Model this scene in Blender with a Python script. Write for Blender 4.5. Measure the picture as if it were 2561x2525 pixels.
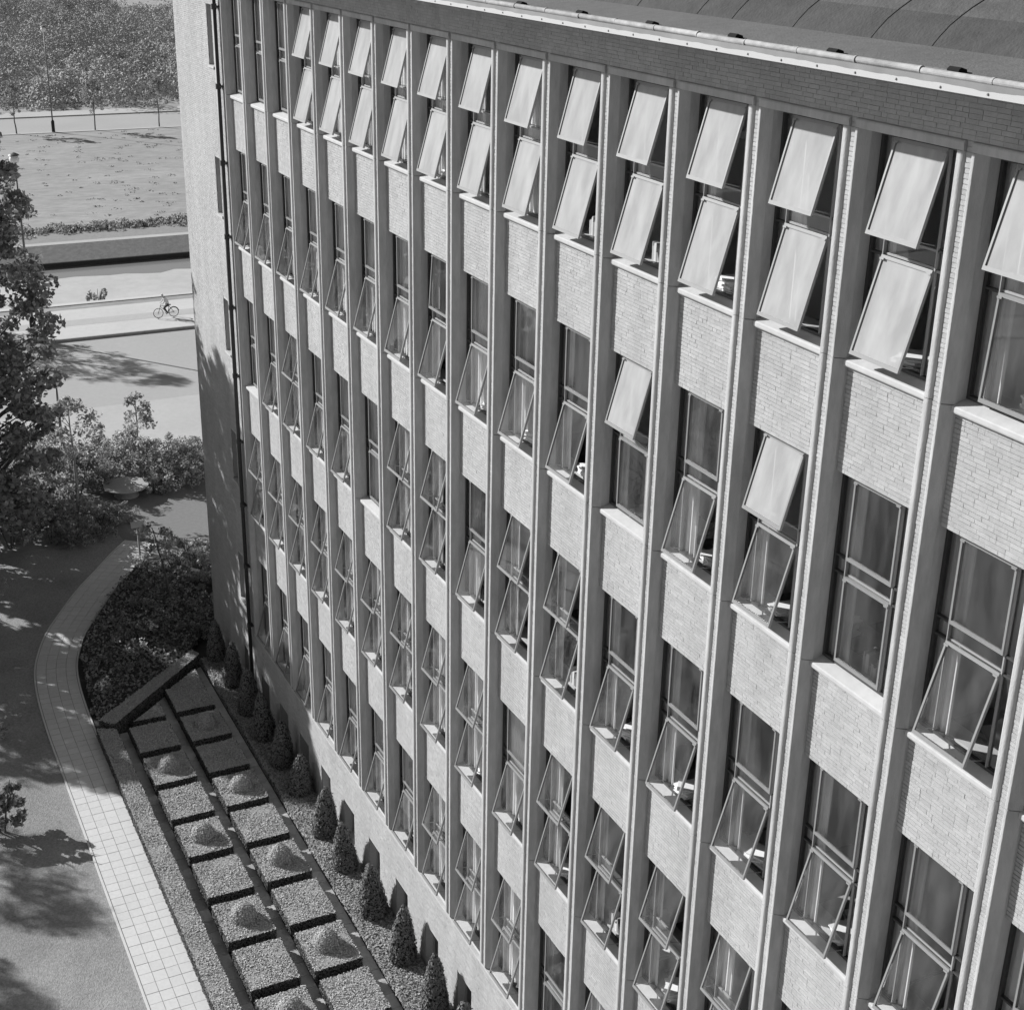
import bpy, math, random
import numpy as np
from mathutils import Matrix, Vector

for o in list(bpy.data.objects):
    bpy.data.objects.remove(o, do_unlink=True)
SC = bpy.context.scene
COL = SC.collection
R_ = math.radians

# ------------------------------------------------------------------ camera
CAM = np.array((33.62714, -9.40582, 4.26923))
RM = np.array(((0.44142404, 0.897103, 0.0187357),
               (0.35397191, -0.15491094, -0.92233751),
               (-0.82452938, 0.41377387, -0.38593067)))
cd = bpy.data.cameras.new('camera')
cd.sensor_fit = 'HORIZONTAL'
cd.sensor_width = 36.0
cd.lens = 50.859
cd.clip_start = 0.1
cd.clip_end = 3000.0
cam = bpy.data.objects.new('camera', cd)
COL.objects.link(cam)
m = Matrix.Identity(4)
for i in range(3):
    m[i][0] = RM[0][i]
    m[i][1] = -RM[1][i]
    m[i][2] = -RM[2][i]
    m[i][3] = CAM[i]
cam.matrix_world = m
SC.camera = cam

# ------------------------------------------------------------------ light
SUN_EL = 26.0
SUN_SLOPE = 1.30                     # dx per dy of the sun's travel
hx, hy = SUN_SLOPE / math.hypot(SUN_SLOPE, 1), 1 / math.hypot(SUN_SLOPE, 1)
SUND = Vector((hx * math.cos(R_(SUN_EL)), hy * math.cos(R_(SUN_EL)), -math.sin(R_(SUN_EL))))
sl = bpy.data.lights.new('sun', 'SUN')
sl.energy = 5.0
sl.angle = R_(0.53)
sl.color = (1.0, 1.0, 1.0)
so = bpy.data.objects.new('sun', sl)
COL.objects.link(so)
so.rotation_euler = SUND.to_track_quat('-Z', 'Y').to_euler()
so.location = (-40, -40, 40)

w = bpy.data.worlds.new('World')
SC.world = w
w.use_nodes = True
nt = w.node_tree
bg = nt.nodes['Background']
sky = nt.nodes.new('ShaderNodeTexSky')
sky.sky_type = 'NISHITA'
sky.sun_disc = False
sky.sun_elevation = R_(SUN_EL)
sky.sun_rotation = math.atan2(-SUND.x, -SUND.y)
bw = nt.nodes.new('ShaderNodeRGBToBW')          # black-and-white film: a neutral sky
nt.links.new(sky.outputs[0], bw.inputs[0])
nt.links.new(bw.outputs[0], bg.inputs[0])
bg.inputs[1].default_value = 0.052

vs = SC.view_settings
vs.view_transform = 'Standard'
vs.look = 'None'
vs.exposure = 0.52
vs.gamma = 1.0
vs.use_curve_mapping = False
SC.render.engine = 'CYCLES'
SC.cycles.max_bounces = 7
SC.cycles.diffuse_bounces = 4
SC.cycles.glossy_bounces = 2
SC.cycles.transmission_bounces = 2
SC.cycles.transparent_max_bounces = 24

# ------------------------------------------------------------------ constants
GZ = -16.25          # garden level
P = 1.6              # bay pitch
H = 3.504            # storey
NB = 18              # bays
NR = 5               # window rows
rng = np.random.default_rng(7)
random.seed(7)


# ------------------------------------------------------------------ materials
def mat(name, base, rough=0.85, var=0.12, scale=3.0, island=0.0, objr=0.0, bump=0.0, bscale=60.0,
        spec=0.2, var2=0.0, scale2=0.5, stretch=(1, 1, 1), transl=0.0):
    M = bpy.data.materials.new(name)
    M.use_nodes = True
    t = M.node_tree
    N, L = t.nodes, t.links
    b = N['Principled BSDF']
    b.inputs['Roughness'].default_value = rough
    b.inputs['Specular IOR Level'].default_value = spec
    geo = N.new('ShaderNodeNewGeometry')
    mp = N.new('ShaderNodeMapping')
    mp.inputs['Scale'].default_value = stretch
    L.new(geo.outputs['Position'], mp.inputs['Vector'])

    def math_(op, a, c):
        q = N.new('ShaderNodeMath')
        q.operation = op
        for i, v in enumerate((a, c)):
            if isinstance(v, (int, float)):
                q.inputs[i].default_value = v
            else:
                L.new(v, q.inputs[i])
        return q.outputs[0]
    fac = 1.0
    if var:
        n = N.new('ShaderNodeTexNoise')
        n.inputs['Scale'].default_value = scale
        n.inputs['Detail'].default_value = 6
        n.inputs['Roughness'].default_value = 0.65
        L.new(mp.outputs[0], n.inputs['Vector'])
        fac = math_('ADD', math_('MULTIPLY', math_('SUBTRACT', n.outputs['Fac'], 0.5), 4 * var), 1.0)
    if var2:
        n = N.new('ShaderNodeTexNoise')
        n.inputs['Scale'].default_value = scale2
        n.inputs['Detail'].default_value = 3
        L.new(mp.outputs[0], n.inputs['Vector'])
        f2 = math_('ADD', math_('MULTIPLY', math_('SUBTRACT', n.outputs['Fac'], 0.5), 4 * var2), 1.0)
        fac = math_('MULTIPLY', fac, f2)
    if island:
        f3 = math_('ADD', math_('MULTIPLY', math_('SUBTRACT', geo.outputs['Random Per Island'], 0.5), 2 * island), 1.0)
        fac = math_('MULTIPLY', fac, f3)
    if objr:
        oi = N.new('ShaderNodeObjectInfo')
        f4 = math_('ADD', math_('MULTIPLY', math_('SUBTRACT', oi.outputs['Random'], 0.5), 2 * objr), 1.0)
        fac = math_('MULTIPLY', fac, f4)
    if not isinstance(fac, float):
        v = math_('MAXIMUM', math_('MULTIPLY', fac, base), 0.004)
        cmb = N.new('ShaderNodeCombineColor')
        for i in range(3):
            L.new(v, cmb.inputs[i])
        col = cmb.outputs[0]
        L.new(col, b.inputs['Base Color'])
    else:
        b.inputs['Base Color'].default_value = (base, base, base, 1)
        col = None
    if bump:
        n = N.new('ShaderNodeTexNoise')
        n.inputs['Scale'].default_value = bscale
        n.inputs['Detail'].default_value = 4
        L.new(mp.outputs[0], n.inputs['Vector'])
        bp = N.new('ShaderNodeBump')
        bp.inputs['Strength'].default_value = bump
        bp.inputs['Distance'].default_value = 0.02
        L.new(n.outputs['Fac'], bp.inputs['Height'])
        L.new(bp.outputs[0], b.inputs['Normal'])
    if transl:
        tr = N.new('ShaderNodeBsdfTranslucent')
        if col is not None:
            L.new(col, tr.inputs[0])
        else:
            tr.inputs[0].default_value = (base, base, base, 1)
        mx = N.new('ShaderNodeMixShader')
        mx.inputs[0].default_value = transl
        L.new(b.outputs[0], mx.inputs[1])
        L.new(tr.outputs[0], mx.inputs[2])
        L.new(mx.outputs[0], N['Material Output'].inputs[0])
    return M


def glass_mat(name, refl=1.0, tint=0.93, dust=(.005, .06), dcol=.5):
    M = bpy.data.materials.new(name)
    M.use_nodes = True
    t = M.node_tree
    N, L = t.nodes, t.links
    N.remove(N['Principled BSDF'])
    tr = N.new('ShaderNodeBsdfTransparent')
    tr.inputs[0].default_value = (tint, tint, tint, 1)
    gl = N.new('ShaderNodeBsdfGlossy')
    gl.inputs['Roughness'].default_value = 0.015
    gl.inputs[0].default_value = (0.95, 0.95, 0.95, 1)
    df = N.new('ShaderNodeBsdfDiffuse')           # film of dust on the pane
    df.inputs[0].default_value = (dcol, dcol, dcol, 1)
    fr = N.new('ShaderNodeFresnel')
    fr.inputs[0].default_value = 1.5
    mu = N.new('ShaderNodeMath')
    mu.operation = 'MULTIPLY'
    mu.inputs[1].default_value = refl
    L.new(fr.outputs[0], mu.inputs[0])
    mx = N.new('ShaderNodeMixShader')
    L.new(mu.outputs[0], mx.inputs[0])
    L.new(tr.outputs[0], mx.inputs[1])
    L.new(gl.outputs[0], mx.inputs[2])
    mx2 = N.new('ShaderNodeMixShader')
    gp = N.new('ShaderNodeNewGeometry')
    mq = N.new('ShaderNodeMapping')
    mq.inputs['Scale'].default_value = (3, 3, .7)
    L.new(gp.outputs['Position'], mq.inputs[0])
    nz_ = N.new('ShaderNodeTexNoise')
    nz_.inputs['Scale'].default_value = 1.6
    nz_.inputs['Detail'].default_value = 6
    L.new(mq.outputs[0], nz_.inputs['Vector'])
    mr_ = N.new('ShaderNodeMapRange')
    mr_.inputs[1].default_value = .35
    mr_.inputs[2].default_value = .75
    mr_.inputs[3].default_value = dust[0]
    mr_.inputs[4].default_value = dust[1]
    L.new(nz_.outputs['Fac'], mr_.inputs[0])
    L.new(mr_.outputs[0], mx2.inputs[0])
    L.new(mx.outputs[0], mx2.inputs[1])
    L.new(df.outputs[0], mx2.inputs[2])
    L.new(mx2.outputs[0], N['Material Output'].inputs[0])
    return M


M = {}
M['concrete'] = mat('concrete', 0.43, 0.85, 0.17, 11, bump=0.3, bscale=120, var2=0.16, scale2=1.1, stretch=(1, 1, 0.25))
M['sill'] = mat('sill_concrete', 0.46, 0.8, 0.09, 8, bump=0.15, bscale=150, var2=0.06, scale2=2)
M['brick'] = mat('buff_brick', 0.405, 0.9, 0.10, 25, island=0.07, bump=0.5, bscale=220, var2=0.11, scale2=1.6, stretch=(1, 1, .3))
M['brick1'] = mat('buff_brick_single', 0.405, 0.9, 0.10, 25, objr=0.07, bump=0.5, bscale=220, var2=0.11, scale2=1.6, stretch=(1, 1, .3))
M['mortar'] = mat('mortar', 0.43, 0.95, 0.15, 30)
M['frame'] = mat('dark_frame_paint', 0.05, 0.5, 0.1, 20, spec=0.4)
M['sash'] = mat('sash_paint', 0.22, 0.45, 0.06, 20, spec=0.5)
M['mullion'] = mat('mullion_paint', 0.30, 0.5, 0.06, 20, spec=0.4)
M['glass'] = glass_mat('window_glass', 1.3, .93, (.01, .11))
M['sashglass'] = glass_mat('sash_glass', 1.1, .96, (.015, .12))
M['darkglass'] = glass_mat('stair_glass_shade_tint', 0.6, 0.25)  # pane tinted dark to stand in for shaded reveal and dim interior
M['white'] = glass_mat('whitewashed_glass', 0.9, 0.95, (.70, 1.0), .40)
M['curtain'] = mat('curtain_cloth', 0.86, 0.9, 0.06, 6, objr=0.15, transl=0.25)
M['room'] = mat('room_plaster', 0.74, 0.9, 0.06, 1.5)
M['floor'] = mat('room_floor', 0.16, 0.6, 0.1, 3)
M['desk'] = mat('desk_wood', 0.30, 0.5, 0.15, 6, objr=0.4)
M['paper'] = mat('paper', 0.78, 0.8, 0.04, 12, island=0.1)
M['book'] = mat('book_spines', 0.34, 0.7, 0.1, 12, island=0.7)
M['chrome'] = mat('stay_metal', 0.25, 0.4, 0.0, spec=0.5)
M['pipe'] = mat('drainpipe_paint', 0.045, 0.5, 0.2, 6, spec=0.3)
M['felt'] = mat('roofing_felt', 0.095, 0.95, 0.25, 5, bump=0.5, bscale=30, var2=0.18, scale2=0.8)
M['felt_dark'] = mat('roofing_felt_lower', 0.068, 0.95, 0.2, 6, bump=0.5, bscale=30, var2=0.15, scale2=0.8)
M['eave_strip'] = mat('eave_strip_lead', 0.135, 0.8, 0.15, 9, bump=0.3, bscale=40, var2=0.1, scale2=1)
M['zinc'] = mat('zinc_roll', 0.31, 0.8, 0.34, 12, spec=0.2, stretch=(0.6, 1, 1), var2=.25, scale2=2)
M['black'] = mat('opening_black', 0.012, 0.9, 0)  # black stands for the darkness inside openings behind the gutter roll
M['tile'] = mat('path_tile', 0.56, 0.85, 0.07, 14, objr=0.035, bump=0.2, bscale=80)
M['tile_s'] = mat('path_tile_far', 0.56, 0.85, 0.07, 14, island=0.035, bump=0.2, bscale=80)
M['joint'] = mat('path_joint_sand', 0.16, 0.95, 0.25, 20)
M['slab'] = mat('parterre_slab', 0.40, 0.9, 0.15, 10, objr=0.18, bump=0.3, bscale=60)
M['lawn'] = mat('lawn_grass', 0.27, 0.95, 0.34, 18, bump=1.0, bscale=36, var2=0.18, scale2=0.7)
M['soil'] = mat('soil', 0.05, 0.95, 0.3, 8, bump=0.8, bscale=25)
M['grass'] = mat('rough_grass', 0.31, 0.95, 0.26, 2.6, bump=1.0, bscale=5, var2=0.12, scale2=0.25, stretch=(1, 0.35, 1))
M['verge'] = mat('verge_grass', 0.17, 0.95, 0.25, 2.5, bump=1.0, bscale=4)
M['verge2'] = mat('verge_grass_short', 0.27, 0.95, 0.12, 2.5, bump=.6, bscale=4)
M['forecourt'] = mat('forecourt_grit', 0.20, 0.95, 0.12, 8, bump=0.3, bscale=50)
M['asphalt'] = mat('road_surface', 0.38, 0.9, 0.06, 5, var2=0.06, scale2=0.15, bump=0.1, bscale=30)
M['pave'] = mat('light_paving', 0.44, 0.9, 0.06, 4, var2=0.08, scale2=0.3)
M['pave2'] = mat('pale_paving', 0.54, 0.9, 0.06, 4, var2=0.07, scale2=0.3)
M['cycle'] = mat('cycle_strip', 0.43, 0.9, 0.07, 3)
M['kerb'] = mat('kerb_stone', 0.42, 0.9, 0.12, 5)
M['weed'] = mat('duckweed', 0.46, 0.9, 0.10, 1.5, var2=0.06, scale2=0.3)
M['bank'] = mat('bank_timber', 0.06, 0.9, 0.2, 5)
M['hedge'] = mat('box_leaves', 0.42, 0.95, 0.0, island=0.24, spec=0.05)
M['hedge_top'] = mat('box_top', 0.30, 0.95, 0.25, 28, bump=1.0, bscale=60)
M['cover_top'] = mat('cover_top', 0.17, 0.95, 0.3, 20, bump=1.0, bscale=40)
M['leaf_top'] = mat('bed_litter', 0.05, 0.95, 0.3, 12)
M['hedge_side_shade'] = mat('box_side_leaves_shaded', 0.12, 0.95, 0.0, island=0.3, spec=0.05)  # side leaves coloured darker than the tops, shade put into the colour
M['hedgecore'] = mat('box_twigs_shaded', 0.03, 0.95, 0.3, 30)  # near-black core paints in the self-shadowed twig interior
M['cone'] = mat('yew_leaves', 0.17, 0.8, 0.0, island=0.4, spec=0.2)
M['cover'] = mat('ground_cover_leaves', 0.33, 0.9, 0.0, island=0.25, spec=0.1, var2=0.12, scale2=1.5)
M['leaf'] = mat('tree_leaves', 0.28, 0.6, 0.0, island=0.55, transl=0.35, spec=0.3)
M['leaf2'] = mat('shrub_leaves', 0.38, 0.6, 0.0, island=0.6, transl=0.35, spec=0.3)
M['leaf3'] = mat('pale_leaves', 0.36, 0.7, 0.0, island=0.4, transl=0.25)
M['scrub'] = mat('scrub_leaves', 0.40, 0.9, 0.0, island=0.25, spec=0.05, var2=0.25, scale2=0.07)
M['tuft'] = mat('grass_tufts', 0.40, 0.9, 0.0, island=0.25)
M['flower'] = mat('pale_petals', 0.75, 0.8, 0.0, island=0.2, transl=0.2)
M['bark'] = mat('bark', 0.10, 0.95, 0.3, 12, bump=0.8, bscale=30, stretch=(1, 1, 0.3))
M['barkpale'] = mat('pale_bark', 0.30, 0.95, 0.3, 12, bump=0.6, bscale=30)
M['wood'] = mat('weathered_wood', 0.30, 0.9, 0.15, 20)
M['table'] = mat('table_concrete', 0.36, 0.85, 0.1, 6)
M['lamp'] = mat('lamp_metal', 0.16, 0.5, 0.08, 4, spec=0.4)
M['lampbase'] = mat('lamp_base_iron', 0.03, 0.6, 0.1, 6)
M['opal'] = mat('opal_glass', 0.82, 0.3, 0.0, spec=0.5)
M['tyre'] = mat('tyre_rubber', 0.03, 0.8, 0.0)

# fascia: white paint, grimed along an uneven upper edge
mf = bpy.data.materials.new('fascia_paint')
mf.use_nodes = True
t = mf.node_tree
g = t.nodes.new('ShaderNodeNewGeometry')
sx = t.nodes.new('ShaderNodeSeparateXYZ')
t.links.new(g.outputs['Position'], sx.inputs[0])
mpn = t.nodes.new('ShaderNodeMapping')
mpn.inputs['Scale'].default_value = (1, 0.0, 0.0)
t.links.new(g.outputs['Position'], mpn.inputs[0])
nz = t.nodes.new('ShaderNodeTexNoise')
nz.inputs['Scale'].default_value = 2.2
nz.inputs['Detail'].default_value = 7
t.links.new(mpn.outputs[0], nz.inputs['Vector'])
ma = t.nodes.new('ShaderNodeMath')
ma.operation = 'MULTIPLY_ADD'
ma.inputs[1].default_value = 0.055
ma.inputs[2].default_value = 2.925
t.links.new(nz.outputs['Fac'], ma.inputs[0])
gt = t.nodes.new('ShaderNodeMath')
gt.operation = 'GREATER_THAN'
t.links.new(sx.outputs[2], gt.inputs[0])
t.links.new(ma.outputs[0], gt.inputs[1])
nz2 = t.nodes.new('ShaderNodeTexNoise')
nz2.inputs['Scale'].default_value = 3.0
t.links.new(g.outputs['Position'], nz2.inputs['Vector'])
mr = t.nodes.new('ShaderNodeMapRange')
mr.inputs[3].default_value = 0.12
mr.inputs[4].default_value = 0.26
t.links.new(nz2.outputs['Fac'], mr.inputs[0])
mixc = t.nodes.new('ShaderNodeMix')
mixc.data_type = 'FLOAT'
t.links.new(gt.outputs[0], mixc.inputs[0])
mixc.inputs[2].default_value = 0.42
t.links.new(mr.outputs[0], mixc.inputs[3])
cc = t.nodes.new('ShaderNodeCombineColor')
for i in range(3):
    t.links.new(mixc.outputs[0], cc.inputs[i])
pb = t.nodes['Principled BSDF']
t.links.new(cc.outputs[0], pb.inputs['Base Color'])
pb.inputs['Roughness'].default_value = 0.6
M['fascia'] = mf

# still canal water
mw = bpy.data.materials.new('canal_water')
mw.use_nodes = True
pb = mw.node_tree.nodes['Principled BSDF']
pb.inputs['Base Color'].default_value = (0.22, 0.22, 0.22, 1)
pb.inputs['Roughness'].default_value = 0.12
M['water'] = mw


# ------------------------------------------------------------------ mesh helpers
class MB:
    def __init__(s):
        s.v = []
        s.f = []
        s.m = []

    def add(s, v, f, mi=0):
        n = len(s.v)
        s.v += [tuple(q) for q in v]
        s.f += [tuple(i + n for i in q) for q in f]
        s.m += [mi] * len(f)
        return s

    def box(s, x0, x1, y0, y1, z0, z1, mi=0):
        v = [(x0, y0, z0), (x1, y0, z0), (x1, y1, z0), (x0, y1, z0), (x0, y0, z1), (x1, y0, z1), (x1, y1, z1), (x0, y1, z1)]
        f = [(3, 2, 1, 0), (4, 5, 6, 7), (0, 1, 5, 4), (1, 2, 6, 5), (2, 3, 7, 6), (3, 0, 4, 7)]
        return s.add(v, f, mi)

    def pane(s, *a):
        s.box(*a)
        del s.f[-2], s.m[-2]
        return s

    def prism_z(s, pts, z0, z1, mi=0):          # pts counter-clockwise
        n = len(pts)
        v = [(x, y, z0) for x, y in pts] + [(x, y, z1) for x, y in pts]
        f = [tuple(range(n - 1, -1, -1)), tuple(range(n, 2 * n))]
        f += [(i, (i + 1) % n, n + (i + 1) % n, n + i) for i in range(n)]
        return s.add(v, f, mi)

    def prism_x(s, pts, x0, x1, mi=0):          # pts in (y, z)
        n = len(pts)
        v = [(x0, y, z) for y, z in pts] + [(x1, y, z) for y, z in pts]
        f = [tuple(range(n - 1, -1, -1)), tuple(range(n, 2 * n))]
        f += [(i, (i + 1) % n, n + (i + 1) % n, n + i) for i in range(n)]
        return s.add(v, f, mi)

    def tube(s, pts, rad, seg=8, mi=0, cap=True):
        pts = [Vector(q) for q in pts]
        if isinstance(rad, (int, float)):
            rad = [rad] * len(pts)
        base = len(s.v)
        n = len(pts)
        for i, q in enumerate(pts):
            d = (pts[min(i + 1, n - 1)] - pts[max(i - 1, 0)]).normalized()
            a = Vector((0, 0, 1)) if abs(d.z) < 0.9 else Vector((1, 0, 0))
            u = d.cross(a).normalized()
            v = d.cross(u)
            for k in range(seg):
                an = 2 * math.pi * k / seg
                s.v.append(tuple(q + (u * math.cos(an) + v * math.sin(an)) * rad[i]))
        for i in range(n - 1):
            for k in range(seg):
                a = base + i * seg + k
                b = base + i * seg + (k + 1) % seg
                s.f.append((a, a + seg, b + seg, b))
                s.m.append(mi)
        if cap:
            s.f.append(tuple(base + k for k in range(seg)))
            s.f.append(tuple(base + (n - 1) * seg + k for k in reversed(range(seg))))
            s.m += [mi, mi]
        return s

    def lathe(s, prof, seg=20, cx=0, cy=0, mi=0):   # prof: (r, z) bottom to top
        base = len(s.v)
        for r, z in prof:
            for k in range(seg):
                an = 2 * math.pi * k / seg
                s.v.append((cx + r * math.cos(an), cy + r * math.sin(an), z))
        for i in range(len(prof) - 1):
            for k in range(seg):
                a = base + i * seg + k
                b = base + i * seg + (k + 1) % seg
                s.f.append((a, b, b + seg, a + seg))
                s.m.append(mi)
        s.f.append(tuple(base + k for k in reversed(range(seg))))
        s.f.append(tuple(base + (len(prof) - 1) * seg + k for k in range(seg)))
        s.m += [mi, mi]
        return s

    def mesh(s, name, mats, smooth=False):
        me = bpy.data.meshes.new(name)
        me.from_pydata(s.v, [], s.f)
        if not isinstance(mats, (list, tuple)):
            mats = [mats]
        for q in mats:
            me.materials.append(M[q])
        if len(mats) > 1:
            me.polygons.foreach_set('material_index', s.m)
        if smooth:
            me.polygons.foreach_set('use_smooth', [True] * len(s.f))
        me.update()
        return me


def np_mesh(name, V, F, mats, mi=None):
    me = bpy.data.meshes.new(name)
    n, k = len(V), len(F)
    me.vertices.add(n)
    me.vertices.foreach_set('co', np.ascontiguousarray(V, dtype=np.float32).ravel())
    me.loops.add(4 * k)
    me.loops.foreach_set('vertex_index', np.ascontiguousarray(F, dtype=np.int32).ravel())
    me.polygons.add(k)
    me.polygons.foreach_set('loop_start', np.arange(0, 4 * k, 4, dtype=np.int32))
    for q in mats:
        me.materials.append(M[q])
    if mi is not None:
        me.polygons.foreach_set('material_index', np.asarray(mi, dtype=np.int32))
    me.polygons.foreach_set('use_smooth', np.zeros(k, dtype=bool))
    me.update(calc_edges=True)
    return me


def obj(name, me, parent=None, loc=(0, 0, 0), rot=(0, 0, 0), world=False):
    o = bpy.data.objects.new(name, me)
    COL.objects.link(o)
    o.location = loc
    o.rotation_euler = rot
    if parent is not None:
        o.parent = parent
        if world:
            o.matrix_parent_inverse = Matrix.Translation(-Vector(parent.location))
    return o


def empty(name, loc=(0, 0, 0), rotz=0):
    o = bpy.data.objects.new(name, None)
    COL.objects.link(o)
    o.location = loc
    o.rotation_euler = (0, 0, rotz)
    o.empty_display_size = 0.2
    return o


def tag(o, label, cat, group=None):
    o['label'] = label
    o['category'] = cat
    if group:
        o['group'] = group
    return o


def struct(o):
    o['kind'] = 'structure'
    return o


def stuff(o):
    o['kind'] = 'stuff'
    return o


def pj(X):
    c = RM @ (np.asarray(X, float) - CAM)
    return 1280.5 + 3618.07 * c[0] / c[2], 1262.5 + 3618.07 * c[1] / c[2], c[2]


ORD = ['first', 'second', 'third', 'fourth', 'fifth', 'sixth', 'seventh', 'eighth', 'ninth', 'tenth', 'eleventh', 'twelfth',
       'thirteenth', 'fourteenth', 'fifteenth', 'sixteenth', 'seventeenth', 'eighteenth', 'nineteenth', 'twentieth']
ROWN = ['top', 'second', 'third', 'fourth', 'lowest']


# leaf-shaped quads spread over points
def leaf_quads(Pt, Nm, size, r, tilt=0.8, aspect=0.62):
    n = len(Pt)
    nn = Nm + r.normal(0, tilt, (n, 3))
    nn /= np.linalg.norm(nn, axis=1, keepdims=True) + 1e-9
    a = r.normal(0, 1, (n, 3))
    tt = a - nn * (a * nn).sum(1, keepdims=True)
    tt /= np.linalg.norm(tt, axis=1, keepdims=True) + 1e-9
    bb = np.cross(nn, tt)
    sz = (size * r.uniform(0.65, 1.3, n))[:, None]
    V = np.empty((n, 4, 3))
    V[:, 0] = Pt - tt * sz * 0.5
    V[:, 1] = Pt + bb * sz * 0.5 * aspect
    V[:, 2] = Pt + tt * sz * 0.5
    V[:, 3] = Pt - bb * sz * 0.5 * aspect
    return V.reshape(-1, 3), np.arange(4 * n).reshape(-1, 4)


# ================================================================== SETTING
def sheet(name, pts, z, m_, parent=None):
    mb = MB()
    mb.add([(x, y, z) for x, y in pts], [tuple(range(len(pts)))])
    o = obj(name, mb.mesh(name, m_), parent)
    if parent is None:
        struct(o)
    return o


def rect(x0, x1, y0, y1):
    return [(x0, y0), (x1, y0), (x1, y1), (x0, y1)]


# terrain as one profile that dips for the canal
prof = [(250, GZ - .012), (-44.95, GZ - .012), (-45.0, GZ - 1.5), (-56.8, GZ - 1.5), (-56.85, GZ - .52), (-59.6, GZ - .012), (-1200, GZ - .012)]
mb = MB()
ys = (-700, 700)
for k in range(len(prof) - 1):
    (xa, za), (xb, zb) = prof[k], prof[k + 1]
    mb.add([(xa, ys[0], za), (xa, ys[1], za), (xb, ys[1], zb), (xb, ys[0], zb)], [(0, 1, 2, 3)])
struct(obj('ground', mb.mesh('ground', 'grass')))

sheet('lawn', [(-13.0, -60), (60, -60), (60, -4.0), (-13.0, -0.2)], GZ - .008, 'lawn')
sheet('forecourt', [(-20.5, -1.5), (-12.4, -1.0), (-9.0, 0.4), (-4.5, 0.6), (-4.5, 40), (-20.5, 40)], GZ - .004, 'forecourt')
sheet('pavement', rect(-27.2, -20.8, -200, 200), GZ, 'pave')
sheet('road', rect(-37.75, -27.2, -200, 200), GZ - .002, 'asphalt')
far_pave = struct(obj('footpath', MB().box(-43.3, -37.9, -200, 200, GZ - .1, GZ + .10).mesh('footpath', 'pave2')))
sheet('cycle_track', rect(-41.2, -40.1, -200, 200), GZ + .104, 'cycle')
k_me = MB().box(-.075, .075, -.495, .495, -.1, .13).mesh('kerb_stone', 'kerb')
kerb = struct(obj('kerb', MB().box(-37.89, -37.76, -200, 200, GZ - .2, GZ - .05).mesh('kerb_bed', 'bank')))
for j in range(-6, 26):
    obj('kerb_stone', k_me, kerb, (-37.82, j * 1.0, GZ))
struct(obj('canal_edge', MB().box(-45.0, -44.55, -200, 200, GZ - 1.4, GZ + .03).mesh('canal_edge', 'pave2')))
# canal: open water along the far bank, duckweed on the near side
sheet('canal_water', rect(-56.8, -45.0, -200, 200), GZ - .80, 'water')
ptsw = [(-45.0, -60), (-45.0, 60)]
for j in range(60, -61, -1):
    ptsw.append((-53.7 + .28 * math.sin(j * .83) + .2 * math.sin(j * 2.1 + 1) + .22 * random.uniform(-1, 1), float(j)))
dw = sheet('duckweed', ptsw[::-1], GZ - .795, 'weed')
dw['kind'] = 'stuff'
tag(dw, 'pale duckweed covering the near side of the canal', 'duckweed')
struct(obj('canal_bank', MB().box(-57.05, -56.8, -200, 200, GZ - 1.4, GZ - .5).mesh('canal_bank', 'bank')))
mb = MB()
mb.add([(-56.9, -200, GZ - .49), (-56.9, 200, GZ - .49), (-59.65, 200, GZ + .003), (-59.65, -200, GZ + .003)], [(0, 1, 2, 3)])
struct(obj('canal_verge', mb.mesh('canal_verge', 'verge')))
sheet('far_verge', rect(-63.6, -60.4, -200, 200), GZ - .007, 'verge2')
sheet('towpath', rect(-60.4, -59.7, -200, 200), GZ - .006, 'pave')
sheet('far_road', rect(-116.5, -106.8, -300, 300), GZ - .004, 'asphalt')
struct(obj('far_kerb', MB().box(-106.8, -106.2, -300, 300, GZ - .1, GZ + .03).mesh('far_kerb', 'pave')))
struct(obj('far_footpath', MB().box(-120.0, -116.6, -300, 300, GZ - .1, GZ + .10).mesh('far_footpath', 'pave')))

# ================================================================== OFFICE BUILDING
B = empty('office_building', (12.0, 3.0, GZ))
tag(B, 'tall light brick office block with concrete-framed window columns and tilted-out sashes', 'building')
BX0, BX1 = -4.6, P * NB


def bpart(name, me, loc=(0, 0, 0)):
    return obj(name, me, B, loc, world=True)


# ---- concrete surrounds round every window column
def arc(cx, cy, r, a0, a1, n=4):
    return [(cx + r * math.cos(R_(a0 + (a1 - a0) * i / n)), cy + r * math.sin(R_(a0 + (a1 - a0) * i / n))) for i in range(n + 1)]


left_prof = [(-.125, .16)] + arc(-.110, -.070, .015, 180, 270) + arc(-.090, -.070, .015, 270, 335) + [(-.004, .025), (0.0, .16)]
right_prof = [(1.213, .16), (1.217, .025)] + arc(1.303, -.070, .015, 205, 270) + arc(1.334, -.041, .044, 270, 360, 7) + [(1.378, .16)]
jl, jr = [], []
SEG = H - .006
jl_me = MB().prism_z(left_prof, .003, SEG).mesh('jamb_left', 'concrete')
jr_me = MB().prism_z(right_prof, .003, SEG).mesh('jamb_right', 'concrete')
jlt_me = MB().prism_z(left_prof, .003, 2.297).mesh('jamb_left_top', 'concrete')
jrt_me = MB().prism_z(right_prof, .003, 2.297).mesh('jamb_right_top', 'concrete')
lint_prof = [(.16, 2.30), (-.08, 2.30)] + [(a, b) for a, b in reversed(arc(-.062, 2.366, .024, 90, 180))] + [(.16, 2.39)]
lint_me = MB().prism_x(lint_prof[::-1], -.125, 1.372).mesh('lintel', 'concrete')
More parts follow.
